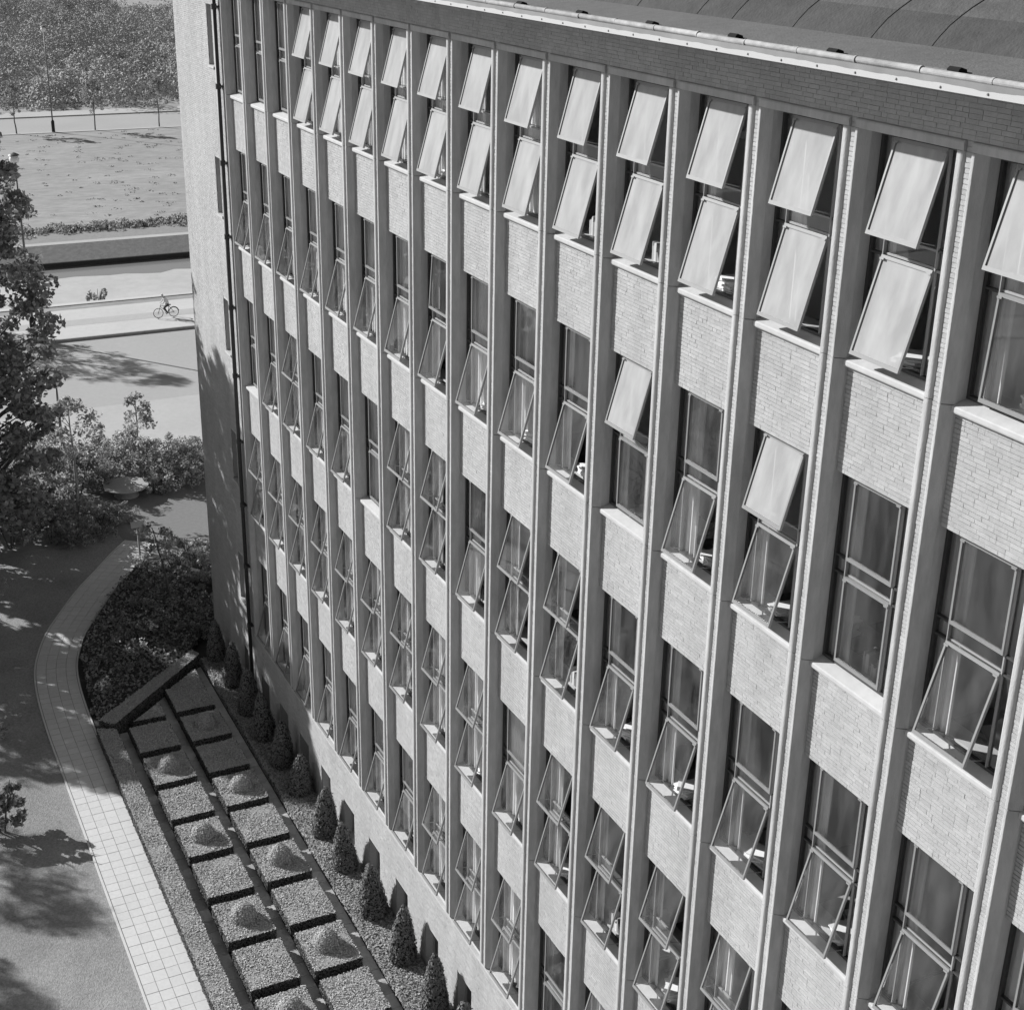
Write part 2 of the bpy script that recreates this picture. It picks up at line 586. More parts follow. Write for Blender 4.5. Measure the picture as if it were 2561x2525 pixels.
for i in range(NB):
    bpart('lintel', lint_me, (i * P, 0, 0))
    for r in range(NR):
        z = -r * H
        bpart('jamb', jlt_me if r == 0 else jl_me, (i * P, 0, z))
        bpart('jamb', jrt_me if r == 0 else jr_me, (i * P, 0, z))

# ---- sills
ns = [(.17, -.06)] + [(.02, -.075), (.004, -.07), (-.002, -.055), (-.002, -.018), (.006, -.004)] + [(.17, .050)]
sill_me = MB().prism_x(ns[::-1], -.012, 1.225).mesh('sill', 'sill')
for i in range(NB):
    for r in range(NR):
        bpart('sill', sill_me, (i * P, 0, -r * H))

# ---- brickwork
BR = []          # (xc, zc, length, y of face, parent key)
CRS, BH, JT = .047, .041, .006


def lay(x0, x1, z0, z1, y, key, skip=None, hdr=0.13, r=random.Random(3)):
    n = int(round((z1 - z0) / CRS))
    cz = (z1 - z0) / n
    for c in range(n):
        z = z0 + (c + .5) * cz
        spans = [(x0, x1)]
        if skip:
            for (a, b, za, zb) in skip:
                if za - .03 < z < zb + .03:
                    spans = [q for (u, v) in spans for q in ([(u, a), (b, v)] if u < a and b < v else [(u, v)])]
        for (u, v) in spans:
            x = u - r.choice((0, .043, .086, .129))
            while x < v - .02:
                L_ = .08 if r.random() < hdr else .166
                a, b = max(x, u), min(x + L_, v)
                if b - a > .03:
                    BR.append(((a + b) / 2, z, b - a, y - r.uniform(0, .003), key))
                x += L_ + .0035


YS, YW, YB = .055, -.052, -.072
span_me = MB().box(-.05, 1.26, YS + .006, .26, -1.228, -.078).mesh('spandrel', 'mortar')
SP = {}
for i in range(NB):
    for r in range(NR - 1):
        SP[(i, r)] = bpart('spandrel', span_me, (i * P, 0, -r * H))
        lay(i * P - .03, i * P + 1.235, -r * H - 1.225, -r * H - .08, YS, (i, r))
pier_me = MB().box(1.30, 1.52, YW + .006, .10, -14.03, 2.39).box(1.213, 1.60, .161, .30, -14.03, 2.39).mesh('pier', 'mortar')
for i in range(-1, NB):
    pr_ = bpart('pier', pier_me, (i * P, 0, 0)) if i >= 0 else None
    if i >= 0:
        SP[('pier', i)] = pr_
        nn_ = int(16.41 / CRS)
        for c in range(nn_):
            BR.append((i * P + 1.4265, -14.02 + (c + .5) * 16.41 / nn_, .094, YW - random.uniform(0, .003), ('pier', i)))
UW = bpart('upper_wall', MB().box(BX0 + .02, BX1, YW + .006, .30, 2.392, 2.899).mesh('upper_wall', 'mortar'))
SP['up'] = UW
lay(-.127, BX1, 2.395, 2.895, YW, 'up')
# end wall with narrow windows
EW = [(-1.45, -1.02, -r * H + .53, -r * H + 1.90) for r in range(5)] + [(-1.40, -1.02, -16.0, -14.95)]
mb = MB()
y0, y1 = YW + .006, .30
xe = -.127
mb.box(BX0 + .02, EW[0][0], y0, y1, GZ - .3, 2.391)
mb.box(-1.02, xe, y0, y1, GZ - .3, 2.391)
zz = 2.391
for (a, b, za, zb) in EW:
    mb.box(EW[0][0], b, y0, y1, zb, zz)
    zz = za
mb.box(EW[0][0], -1.02, y0, y1, GZ - .3, zz)
SP['end'] = bpart('end_wall', mb.mesh('end_wall', 'mortar'))
lay(BX0, xe, GZ, 2.895, YW, 'end', skip=EW)
bpart('gable_wall', MB().box(BX0, BX0 + .3, YW + .02, 12, GZ - .3, 2.899).mesh('gable_wall', 'mortar'))
ew_me = MB()
for (a, b) in ((0, .04), (.39, .43)):
    ew_me.box(a, b, .10, .14, 0, 1.37)
ew_me.box(.04, .39, .10, .14, 0, .04).box(.04, .39, .10, .14, 1.33, 1.37).box(.04, .39, .10, .14, .66, .70)
ew_me = ew_me.mesh('end_window', 'frame')
ewp = MB().pane(.04, .39, .118, .122, .04, 1.33).mesh('end_pane', 'darkglass')
ews = MB().box(-.03, .46, YW - .03, .09, -.055, -.003).mesh('end_sill', 'sill')
for (a, b, za, zb) in EW[:5]:
    ow = bpart('window', ew_me, (a, 0, za))
    obj('pane', ewp, ow)
    obj('sill', ews, ow)
# base
BWX = (.26, .92)
BWZ = (-15.95, -15.06)
mb = MB()
y0 = YB + .006
mb.box(-.30, BX1, y0, .35, BWZ[1], -14.034)
mb.box(-.30, BX1, y0, .35, GZ - .3, BWZ[0])
xx = -.30
skips = []
for i in range(NB):
    mb.box(xx, i * P + BWX[0], y0, .35, BWZ[0], BWZ[1])
    skips.append((i * P + BWX[0], i * P + BWX[1], BWZ[0], BWZ[1]))
    xx = i * P + BWX[1]
mb.box(xx, BX1, y0, .35, BWZ[0], BWZ[1])
SP['base'] = bpart('base_wall', mb.mesh('base_wall', 'mortar'))
lay(-.28, BX1, GZ, -14.036, YB, 'base', skip=skips)
bpart('base_coping', MB().box(-.29, BX1, YB - .004, .02, -14.074, -14.030).mesh('base_coping', 'sill'))
bw_me = MB()
bw_me.box(0, .05, .10, .15, 0, .89).box(.61, .66, .10, .15, 0, .89).box(.05, .61, .10, .15, 0, .05).box(.05, .61, .10, .15, .84, .89).box(.31, .35, .10, .15, .05, .84)
bw_me = bw_me.mesh('basement_window', 'mullion')
bwp = MB().pane(.05, .61, .122, .126, .05, .84).mesh('basement_pane', 'glass')
for i in range(NB):
    ow = bpart('window', bw_me, (i * P + BWX[0], 0, BWZ[0]))
    obj('pane', bwp, ow)

# bricks: the 300 that show largest stand singly, the others are one mesh
BRs = []
for b in BR:
    u, v, d = pj((b[0], b[3], b[1]))
    vis = 0 < u < 2561 and 0 < v < 2525
    if b[4] == 'end' or b[4] == 'base' or (isinstance(b[4], tuple) and b[4][0] == 'pier'):
        vis = False
    BRs.append((d if vis and b[2] > .07 else 1e9, b))
BRs.sort(key=lambda q: q[0])
one = MB().box(-.5, .5, 0, .018, -BH / 2, BH / 2)
one.f = [q for k, q in enumerate(one.f) if k != 4]
one.m = one.m[:5]
one_me = one.mesh('brick', 'brick1')
for d, b in BRs[:300]:
    par = SP[b[4]]
    o = bpy.data.objects.new('brick', one_me)
    COL.objects.link(o)
    o.parent = par
    pl_ = Vector(par.location)
    o.location = (b[0] - pl_.x, b[3] - pl_.y, b[1] - pl_.z)
    o.scale = (b[2], 1, 1)
    o.rotation_euler = (random.uniform(-.03, .03), 0, random.uniform(-.004, .004))
rest = np.array([(b[0], b[3], b[1], b[2]) for d, b in BRs[300:]])
n = len(rest)
cx, cy, cz_, hl = rest[:, 0], rest[:, 1], rest[:, 2], rest[:, 3] / 2
V = np.empty((n, 8, 3))
sgn = [(-1, 0, -1), (1, 0, -1), (1, 1, -1), (-1, 1, -1), (-1, 0, 1), (1, 0, 1), (1, 1, 1), (-1, 1, 1)]
tl = rng.uniform(-.001, .001, (n, 4))
for k, (a, b, c) in enumerate(sgn):
    V[:, k, 0] = cx + a * hl
    V[:, k, 1] = cy + b * .018 + (tl[:, 0] * a + tl[:, 1] * c if b == 0 else 0)
    V[:, k, 2] = cz_ + c * BH / 2
fq = np.array([(3, 2, 1, 0), (4, 5, 6, 7), (0, 1, 5, 4), (1, 2, 6, 5), (3, 0, 4, 7)])
F = (np.arange(n)[:, None, None] * 8 + fq[None]).reshape(-1, 4)
o = bpart('brickwork', np_mesh('brickwork', V.reshape(-1, 3), F, ['brick']))
stuff(o)

# ---- windows
wf = MB()
FY0, FY1 = .148, .20
wf.box(0.002, .036, FY0, FY1, .052, 2.275).box(1.144, 1.211, FY0, FY1, .052, 2.275)
wf.box(.036, 1.144, FY0, FY1, 2.24, 2.275).box(.036, 1.144, FY0, FY1, .052, .085)
for (a, b) in ((.036, .206), (.974, 1.144)):
    wf.box(a, b, FY0 + .004, FY1, 1.100, 1.124).box(a, b, FY0 + .004, FY1, 1.292, 1.316)
wf.box(.206, .222, FY0 - .004, FY1, .085, 2.24, 1).box(.958, .974, FY0 - .004, FY1, .085, 2.24, 1)
wf.box(.222, .958, FY0 + .022, FY1, 1.118, 1.140, 1).box(.222, .958, FY0 + .022, FY1, 1.284, 1.306, 1)
wf_me = wf.mesh('window_frame', ['frame', 'mullion'])
gl_left = MB().pane(.036, .206, .172, .176, .085, 2.24).mesh('pane_left', 'glass')
gl_right = MB().pane(.974, 1.144, .172, .176, .085, 2.24).mesh('pane_right', 'glass')
gl_mid = MB().pane(.222, .958, .180, .184, 1.140, 1.284).mesh('pane_mid', 'glass')


def sash_mesh(h):
    s, d, wd = .024, .034, .368
    q = MB()
    q.box(-wd, -wd + s, -d / 2, d / 2, -h, 0).box(wd - s, wd, -d / 2, d / 2, -h, 0)
    q.box(-wd + s, wd - s, -d / 2, d / 2, -h, -h + .042).box(-wd + s, wd - s, -d / 2, d / 2, -.036, 0)
    q.box(-wd, -wd + .06, -d / 2 - .012, -d / 2, -.05, -.03).box(wd - .06, wd, -d / 2 - .012, -d / 2, -.05, -.03)
    return q.mesh('sash', 'sash')


LH, UH = 1.022, .935
sl_me, su_me = sash_mesh(LH), sash_mesh(UH)
pl_me = MB().pane(-.338, .338, -.003, .001, -LH + .042, -.036).mesh('sash_pane', 'sashglass')
pu_me = MB().pane(-.338, .338, -.003, .001, -UH + .042, -.036).mesh('sash_pane_up', 'sashglass')
pwl_me = MB().pane(-.338, .338, -.003, .001, -LH + .042, -.036).mesh('white_pane', 'white')
pwu_me = MB().pane(-.338, .338, -.003, .001, -UH + .042, -.036).mesh('white_pane_up', 'white')
FULL = 15.5


def stay_mesh(h, ztop, ang, xs):
    a = R_(ang)
    zb, yb = ztop - h * math.cos(a), .147 - h * math.sin(a)
    q = MB()
    q.tube([(xs, .155, ztop - h + .035), (xs, yb + .02, zb + .06)], .006, 5)
    return q.mesh('stay', 'chrome')


st_l = [stay_mesh(LH, 1.116, FULL, x) for x in (.262, .918)]
st_u = [stay_mesh(UH, 2.243, FULL, x) for x in (.262, .918)]
# rows, per bay: U / L opening in degrees, W = whitewashed pane
OU = {0: {**{i: FULL for i in range(3, 18)}},
      1: {7: 4, 11: FULL, 13: FULL},
      2: {2: FULL, 6: FULL, 7: FULL, 9: FULL, 10: FULL, 17: FULL},
      3: {i: FULL for i in range(0, 18) if i not in (9,)},
      4: {7: FULL, 8: FULL, 9: FULL, 11: FULL, 12: FULL, 14: FULL}}
OL = {0: {**{i: FULL for i in range(3, 15)}, 15: 3.0, 16: FULL, 17: FULL},
      1: {i: FULL for i in range(0, 18) if i not in (11, 14)},
      2: {i: FULL for i in range(1, 18) if i not in (5,)},
      3: {i: FULL for i in range(0, 18)},
      4: {i: FULL for i in range(0, 18) if i not in (10,)}}
WH_U = {(0, i) for i in range(3, 18)} | {(1, 11), (1, 13)}
WH_L = {(0, i) for i in range(3, 15)} | {(0, 16), (0, 17)}
jr_ = random.Random(11)
for r in range(NR):
    for i in range(NB):
        wo = bpart('window', wf_me, (i * P, 0, -r * H))
        obj('pane', gl_left, wo)
        obj('pane', gl_right, wo)
        obj('pane', gl_mid, wo)
        for up in (0, 1):
            a = (OU if up else OL)[r].get(i, 0.0)
            if a > 5:
                a += jr_.uniform(-.5, .5)
            wh = (r, i) in (WH_U if up else WH_L)
            lc = (.59, .147, 2.243 if up else 1.116)
            obj('sash', su_me if up else sl_me, wo, lc, (-R_(a), 0, 0))
            pm = (pwu_me if wh else pu_me) if up else (pwl_me if wh else pl_me)
            po = obj('sash_pane', pm, wo, lc, (-R_(a), 0, 0))
            if wh:
                po['label'] = 'whitewashed pane of a tilted-out sash'
            if a > 8:
                for sm_ in (st_u if up else st_l):
                    obj('stay', sm_, wo)

# ---- inside: floors, ceilings, back wall, partitions, window ledges
for r in range(NR + 1):
    z = -r * H + H
    zc = (z - 1.20, z - .90) if r else (2.55, 2.85)
    bpart('floor_slab', MB().box(.0 + BX0 + .3, BX1, .301, 5.9, zc[0], zc[1]).mesh('floor_slab', 'room'))
    if r:
        bpart('floor_covering', MB().box(BX0 + .3, BX1, .302, 5.9, zc[1] + .002, zc[1] + .02).mesh('floor_covering', 'floor'))
bpart('back_wall', MB().box(BX0 + .3, BX1, 5.5, 5.7, GZ, 2.55).mesh('back_wall', 'room'))
for i in (-1, 1, 4, 7, 10, 12, 14, 16):
    bpart('partition', MB().box(i * P + 1.34, i * P + 1.44, .31, 5.49, GZ, 2.549).mesh('partition', 'room'))
for r in range(NR):
    z = -r * H
    bpart('window_ledge', MB().box(.0, BX1, .262, .50, z + .03, z + .065).box(0, BX1, .30, .34, z - .90, z + .028).mesh('window_ledge', 'sill'))
bpart('end_floor', MB().box(BX0 + .3, 0, .31, 5.4, -15.2, -15.1).mesh('end_floor', 'room'))
bpart('far_end_wall', MB().box(BX1, BX1 + .3, YW, 12, GZ - .3, 2.899).mesh('far_end_wall', 'mortar'))

# ---- eaves and roof
ev = bpart('eave', MB().box(BX0 - .4, BX1 + .4, -.868, .34, 2.90, 3.0).mesh('eave', 'fascia'))
bolt_me = MB().lathe([(.011, 0), (.011, .006), (.006, .010)], 8).mesh('bolt', 'zinc')
for k in range(52):
    obj('bolt', bolt_me, ev, (BX1 - .2 - k * .545, -.868, 2.925 + .004 * (k % 2)), (R_(90), 0, 0), world=False)
mb = MB()
x0, x1 = BX0 - .4, BX1 + .4
mb.add([(x0, -.80, 3.003), (x1, -.80, 3.003), (x1, 0, 3.12), (x0, 0, 3.12)], [(0, 1, 2, 3)])
bpart('gutter_bed', mb.mesh('gutter_bed', 'eave_strip'))
RP = [(0, 3.12), (.08, 3.205), (.18, 3.295), (.30, 3.375), (.42, 3.445), (.55, 3.51), (9.0, 3.51 + 8.45 * .48)]
mb = MB()
for k in range(len(RP) - 1):
    (ya, za), (yb, zb) = RP[k], RP[k + 1]
    mb.add([(x0, ya, za), (x1, ya, za), (x1, yb, zb), (x0, yb, zb)], [(0, 1, 2, 3)], 1 if k < 3 else 0)
rf = bpart('roof', mb.mesh('roof', ['felt', 'felt_dark'], smooth=True))
sm = MB()
wv = random.Random(5)
for k in range(len(RP) - 2):
    (ya, za), (yb, zb) = RP[k], RP[k + 1]
    sm.add([(-.006, ya, za + .002), (.006, ya, za + .002), (.006, yb, zb + .002), (-.006, yb, zb + .002),
            (-.006, ya, za + .008), (.006, ya, za + .008), (.006, yb, zb + .008), (-.006, yb, zb + .008)],
           [(4, 5, 6, 7), (0, 1, 5, 4), (1, 2, 6, 5), (2, 3, 7, 6), (3, 0, 4, 7)])
pts = []
for k in range(18):
    y = .55 + k * .47
    pts.append((wv.uniform(-.012, .012), y, 3.51 + (y - .55) * .48 + .001))
sm.tube(pts, .004, 5)
sm_me = sm.mesh('seam', 'felt_dark')
for k in range(30):
    obj('seam', sm_me, rf, (BX1 - .35 - k * 1.04 + wv.uniform(-.2, .2), 0, 0))
lp = MB()
roll = MB()
pr = []
seg = 12
roll.tube([(-.41, 0, 0), (.41, 0, 0)], .030, 14).tube([(.405, 0, 0), (.43, 0, 0)], .035, 14)
roll_me = roll.mesh('gutter_roll', 'zinc', smooth=False)
k = 0
x = BX1 + .2
while x > BX0:
    bpart('gutter_roll', roll_me, (x - .42, -.815 + wv.uniform(-.003, .003), 3.024 + wv.uniform(-.004, .004)))
    x -= .845
hood = MB()
hood.prism_x([(-.05, 0), (.05, 0), (.04, .03), (-.02, .048), (-.045, .03)], -.075, .065)
hood_me = hood.mesh('vent_hood', 'black')  # raised black boxes stand in for the dark gutter openings
skirt_me = MB().prism_x([(-.05, -.01), (.03, -.01), (.015, .016), (-.03, .02)], -.60, -.085).mesh('vent_flashing', 'eave_strip')
for i in range(NB + 2):
    hx_ = 24.19 - 1.6 * (i - 3)
    if hx_ > BX0:
        ho = bpart('vent_hood', hood_me, (hx_, -.66, 3.025))
        obj('vent_flashing', skirt_me, ho)

# ---- drainpipe with collars
dpm = MB().tube([(-.42, -.145, GZ + .1), (-.42, -.145, 2.88)], .05, 14).mesh('drainpipe', 'pipe', smooth=True)
dp = bpart('drainpipe', dpm)
col_me = MB().tube([(0, 0, -.06), (0, 0, .06)], .064, 14).box(-.11, .11, .0, .10, -.02, .02).mesh('collar', 'pipe')
for k in range(11):
    obj('collar', col_me, dp, (-.42, -.145, 1.9 - k * 1.75))

# ================================================================== curtains and things behind the panes
def curtain_mesh(wd, folds, name, sd):
    r = random.Random(sd)
    n = folds * 8
    V_, F_ = [], []
    for k in range(n + 1):
        x = wd * k / n
        y = .018 * math.sin(2 * math.pi * folds * k / n) + .004 * r.uniform(-1, 1)
        for z, sp in ((2.40, .8), (1.2, 1.0), (.075, 1.15)):
            V_.append((x * (1.0 + .02 * (sp - 1)), y * sp, z))
    for k in range(n):
        for j in range(2):
            a = k * 3 + j
            F_.append((a + 1, a + 4, a + 3, a))
    return MB().add(V_, F_).mesh(name, 'curtain', smooth=True)


cm = [curtain_mesh(.34, 4, 'curtain_narrow', 1), curtain_mesh(.46, 5, 'curtain_mid', 2), curtain_mesh(.30, 3, 'curtain_slim', 3), curtain_mesh(.92, 8, 'curtain_wide', 4)]
cr = random.Random(21)
for r in range(NR):
    for i in range(NB - 1):
        k = cr.choice((0, 0, 1, 2)) if i > 9 else cr.choice((0, 1, 3, 3, 3))
        o = obj('curtain', cm[k], None, (i * P + .012, .232, -r * H))
        tag(o, 'pale %scurtain behind the %s row window in the %s column from the drainpipe' % (('wide ' if k == 3 else ''), ROWN[r], ORD[i]), 'curtain', 'curtains drawn aside behind the windows')


def book_row(sd):
    r = random.Random(sd)
    q = MB()
    x = 0
    while x < .55:
        t_ = r.uniform(.015, .05)
        h_ = r.uniform(.12, .26)
        d_ = r.uniform(.10, .17)
        q.box(x, x + t_ - .002, 0, d_, 0, h_)
        x += t_
    return q.mesh('book_row', 'book')


def paper_pile(sd):
    r = random.Random(sd)
    q = MB()
    z = 0
    for k in range(r.randint(4, 8)):
        t_ = r.uniform(.006, .03)
        a = r.uniform(-.5, .5)
        cx_, cy_ = r.uniform(-.03, .03), r.uniform(-.02, .02)
        w_, d_ = .19, .14
        c, s_ = math.cos(a), math.sin(a)
        pts_ = [(cx_ + c * u - s_ * v, cy_ + s_ * u + c * v) for u, v in ((-w_, -d_), (w_, -d_), (w_, d_), (-w_, d_))]
        q.prism_z(pts_, z, z + t_)
        z += t_ + .001
    return q.mesh('paper_pile', 'paper')


cab_body = MB().box(-.5, .5, -.22, .22, 0, 1.95).mesh('cabinet_body', 'desk')
cab_door = MB().box(-.24, .24, -.012, 0, .06, 1.88).mesh('cabinet_door', 'desk')
lamp_stem = MB().tube([(0, 0, 0), (0, 0, .7)], .012, 6).mesh('lamp_stem', 'chrome')
lamp_shade = MB().lathe([(.19, -.02), (.15, .06), (.05, .13), (.02, .14)], 16).mesh('lamp_shade', 'opal')
for r in range(NR):
    for i in range(9, NB - 1):
        u_, v_, d_ = pj((i * P + .6, 1.0, -r * H + 1))
        if not (0 < u_ < 2600 and 0 < v_ < 2560):
            continue
        if (i * 3 + r * 5) % 4 == 0:
            e = empty('cabinet', (i * P + .35, 2.9 + .3 * ((i + r) % 3), -r * H - .88))
            tag(e, 'tall office cabinet standing inside the %s row window, %s column from the drainpipe' % (ROWN[r], ORD[i]), 'cabinet', 'cabinets inside the offices')
            obj('body', cab_body, e)
            for x_ in (-.25, .25):
                obj('door', cab_door, e, (x_, -.221, 0))
        if (i * 5 + r * 3) % 3 == 1:
            e = empty('ceiling_lamp', (i * P + .55, 1.7, -r * H + 1.55))
            tag(e, 'white hanging lamp inside the %s row window, %s column from the drainpipe' % (ROWN[r], ORD[i]), 'lamp', 'lamps hanging in the offices')
            obj('stem', lamp_stem, e, (0, 0, .13))
            obj('shade', lamp_shade, e)
books = [book_row(k) for k in range(4)]
piles = [paper_pile(k) for k in range(4)]
dr = random.Random(31)
desk_top = MB().box(-.8, .8, -.38, .38, .70, .74).mesh('desk_top', 'desk')
desk_leg = MB().box(-.03, .03, -.03, .03, 0, .70).mesh('desk_leg', 'desk')
desk_dr = MB().box(.36, .74, -.34, .34, .12, .70).mesh('desk_drawers', 'desk')
for r in range(NR):
    for i in range(6, NB - 1):
        if dr.random() < (.85 if i > 9 else .5):
            kind = dr.choice(('pile', 'pile', 'books'))
            x = i * P + dr.uniform(.42, .62)
            if kind == 'pile':
                o = obj('paper_pile', dr.choice(piles), None, (x + .1, .385, -r * H + .066), (0, 0, dr.uniform(0, 3)))
                tag(o, 'white papers on the ledge inside the %s row window, %s column from the drainpipe' % (ROWN[r], ORD[i]), 'papers', 'papers lying on window ledges')
            else:
                o = obj('book_row', dr.choice(books), None, (x - .1, .30, -r * H + .066))
                tag(o, 'upright folders on the ledge inside the %s row window, %s column from the drainpipe' % (ROWN[r], ORD[i]), 'folders', 'folders standing on window ledges')
        if i >= 10 and (i + r) % 2 == 0 and pj((i * P + .6, .8, -r * H))[0] < 2561 and pj((i * P + .6, .8, -r * H))[1] < 2600:
            e = empty('desk', (i * P + .65, .98, -r * H - .88), dr.uniform(-.05, .05))
            tag(e, 'wooden office desk inside the %s row window, %s column from the drainpipe' % (ROWN[r], ORD[i]), 'desk', 'desks standing behind the windows')
            obj('desk_top', desk_top, e)
            obj('drawers', desk_dr, e)
            for (a, b) in ((-.75, -.33), (-.75, .33)):
                obj('leg', desk_leg, e, (a, b, 0))
            for k in range(2):
                px_ = i * P + .45 + .5 * k
                o = obj('paper_pile', dr.choice(piles), None, (px_, .92 + dr.uniform(-.1, .15), -r * H - .138), (0, 0, dr.uniform(0, 3)))
                o.scale = (1.35, 1.35, 1.1)
                tag(o, 'white papers on the %s of the desk inside the %s row window, %s column' % (('left', 'right')[k], ROWN[r], ORD[i]), 'papers', 'papers lying on desks')


# ================================================================== GARDEN
# ---- tiled path
def catmull(pts, step):
    out = []
    pts = [np.array(q, float) for q in pts]
    dense = []
    for k in range(1, len(pts) - 2):
        a, b, c, d = pts[k - 1:k + 3]
        for t_ in np.linspace(0, 1, 60, endpoint=False):
            dense.append(.5 * ((2 * b) + (-a + c) * t_ + (2 * a - 5 * b + 4 * c - d) * t_ ** 2 + (-a + 3 * b - 3 * c + d) * t_ ** 3))
    acc = 0
    out.append(dense[0])
    for k in range(1, len(dense)):
        acc += np.linalg.norm(dense[k] - dense[k - 1])
        if acc >= step:
            out.append(dense[k])
            acc = 0
    return out


cl = [(14.5, -4.95), (12.5, -4.95), (9, -4.95), (5, -4.95), (1, -4.95), (-1.2, -4.95), (-3.1, -4.88), (-4.4, -4.74), (-5.4, -4.5), (-6.6, -4.07), (-7.9, -3.4),
      (-9.1, -2.73), (-10.3, -1.93), (-11.4, -1.2), (-12.4, -.45), (-13.2, .25)]
CL = catmull(cl, .268)
TN = []
for k in range(len(CL)):
    d = CL[min(k + 1, len(CL) - 1)] - CL[max(k - 1, 0)]
    d /= np.linalg.norm(d)
    TN.append(np.array((-d[1], d[0])))
TN = [np.mean(TN[max(0, k - 2):k + 3], axis=0) for k in range(len(TN))]
TN = [q / np.linalg.norm(q) for q in TN]


def strip_poly(o0, o1):
    a = [tuple(CL[k] + TN[k] * o0) for k in range(len(CL))]
    b = [tuple(CL[k] + TN[k] * o1) for k in range(len(CL))]
    return a, b


a, b = strip_poly(-.60, .60)
mb = MB()
n = len(a)
mb.add([(x, y, GZ + .004) for x, y in a] + [(x, y, GZ + .004) for x, y in b], [(k, k + 1, n + k + 1, n + k) for k in range(n - 1)])
GP = struct(obj('garden_path', mb.mesh('garden_path', 'joint')))
for s0, s1 in ((-.60, -.555), (.555, .60)):
    a, b = strip_poly(s0, s1)
    mb = MB()
    for zt, off in ((GZ + .03, 0),):
        mb.add([(x, y, zt) for x, y in a] + [(x, y, zt) for x, y in b], [(k, k + 1, n + k + 1, n + k) for k in range(n - 1)])
        mb.add([(x, y, zt) for x, y in a] + [(x, y, zt - .05) for x, y in a], [(k, k + 1, n + k + 1, n + k) for k in range(n - 1)])
        mb.add([(x, y, zt) for x, y in b] + [(x, y, zt - .05) for x, y in b], [(k, k + 1, n + k + 1, n + k) for k in range(n - 1)])
    obj('edging', mb.mesh('edging', 'tile'), GP)
tl_ = []
tr_ = random.Random(9)
for k in range(len(CL) - 1):
    for c in range(4):
        o0, o1 = -.545 + c * .2725 + .005, -.545 + (c + 1) * .2725 - .005
        p0, p1 = CL[k], CL[k + 1]
        f0, f1 = .02, .98
        qa = [p0 + TN[k] * o0, p1 + TN[k + 1] * o0, p1 + TN[k + 1] * o1, p0 + TN[k] * o1]
        A, Bq, C_, D = qa
        A2, B2 = A + (Bq - A) * f0, A + (Bq - A) * f1
        D2, C2 = D + (C_ - D) * f0, D + (C_ - D) * f1
        tl_.append(([tuple(A2), tuple(B2), tuple(C2), tuple(D2)], np.linalg.norm(np.array((*((A + C_) / 2), GZ)) - CAM), 1 if True else 0))
tl_ = [q for q in tl_ if -40 < pj((q[0][0][0], q[0][0][1], GZ))[1] < 2700]
tl_.sort(key=lambda q: q[1])


def ccw(p):
    s = sum(p[k][0] * p[(k + 1) % 4][1] - p[(k + 1) % 4][0] * p[k][1] for k in range(4))
    return p if s > 0 else p[::-1]


for q in tl_[:300]:
    p = ccw(q[0])
    c0 = np.mean(np.array(p), axis=0)
    z = tr_.uniform(.018, .023)
    obj('tile', MB().prism_z([(x - c0[0], y - c0[1]) for x, y in p], -.02, z).mesh('tile', 'tile'), GP, (c0[0], c0[1], GZ))
mb = MB()
for q in tl_[300:]:
    mb.prism_z(ccw(q[0]), GZ - .02, GZ + tr_.uniform(.018, .023))
if mb.v:
    stuff(obj('tile', mb.mesh('tile_far', 'tile_s'), GP))

# ---- parterre walks: light slabs, base colour lowered towards their shaded tone
PW = sheet('parterre_walk', [(-.2, -4.0), (15, -4.0), (15, -.92), (-3.1, -.92)], GZ - .003, 'soil')
s_me = MB().box(-.196, .196, -.150, .150, -.02, .018).mesh('slab', 'slab')
for (y, xs) in ((-3.78, -.1), (-2.44, -1.6), (-1.10, -2.75)):
    k = 0
    x = xs
    while x < 14.2:
        obj('slab', s_me, PW, (x, y, GZ + tr_.uniform(-.002, .002)))
        x += .40

# ---- planting bed
sheet('planting_bed', [(-3.5, -1.0), (-.4, -4.36), (-2.6, -4.34), (-4.5, -4.15), (-6.5, -3.5), (-9.0, -2.15), (-10.9, -.92), (-10.6, .9), (-4.6, 1.2), (-4.6, -.05), (-3.4, -.05)][::-1],
      GZ + .002, 'soil')


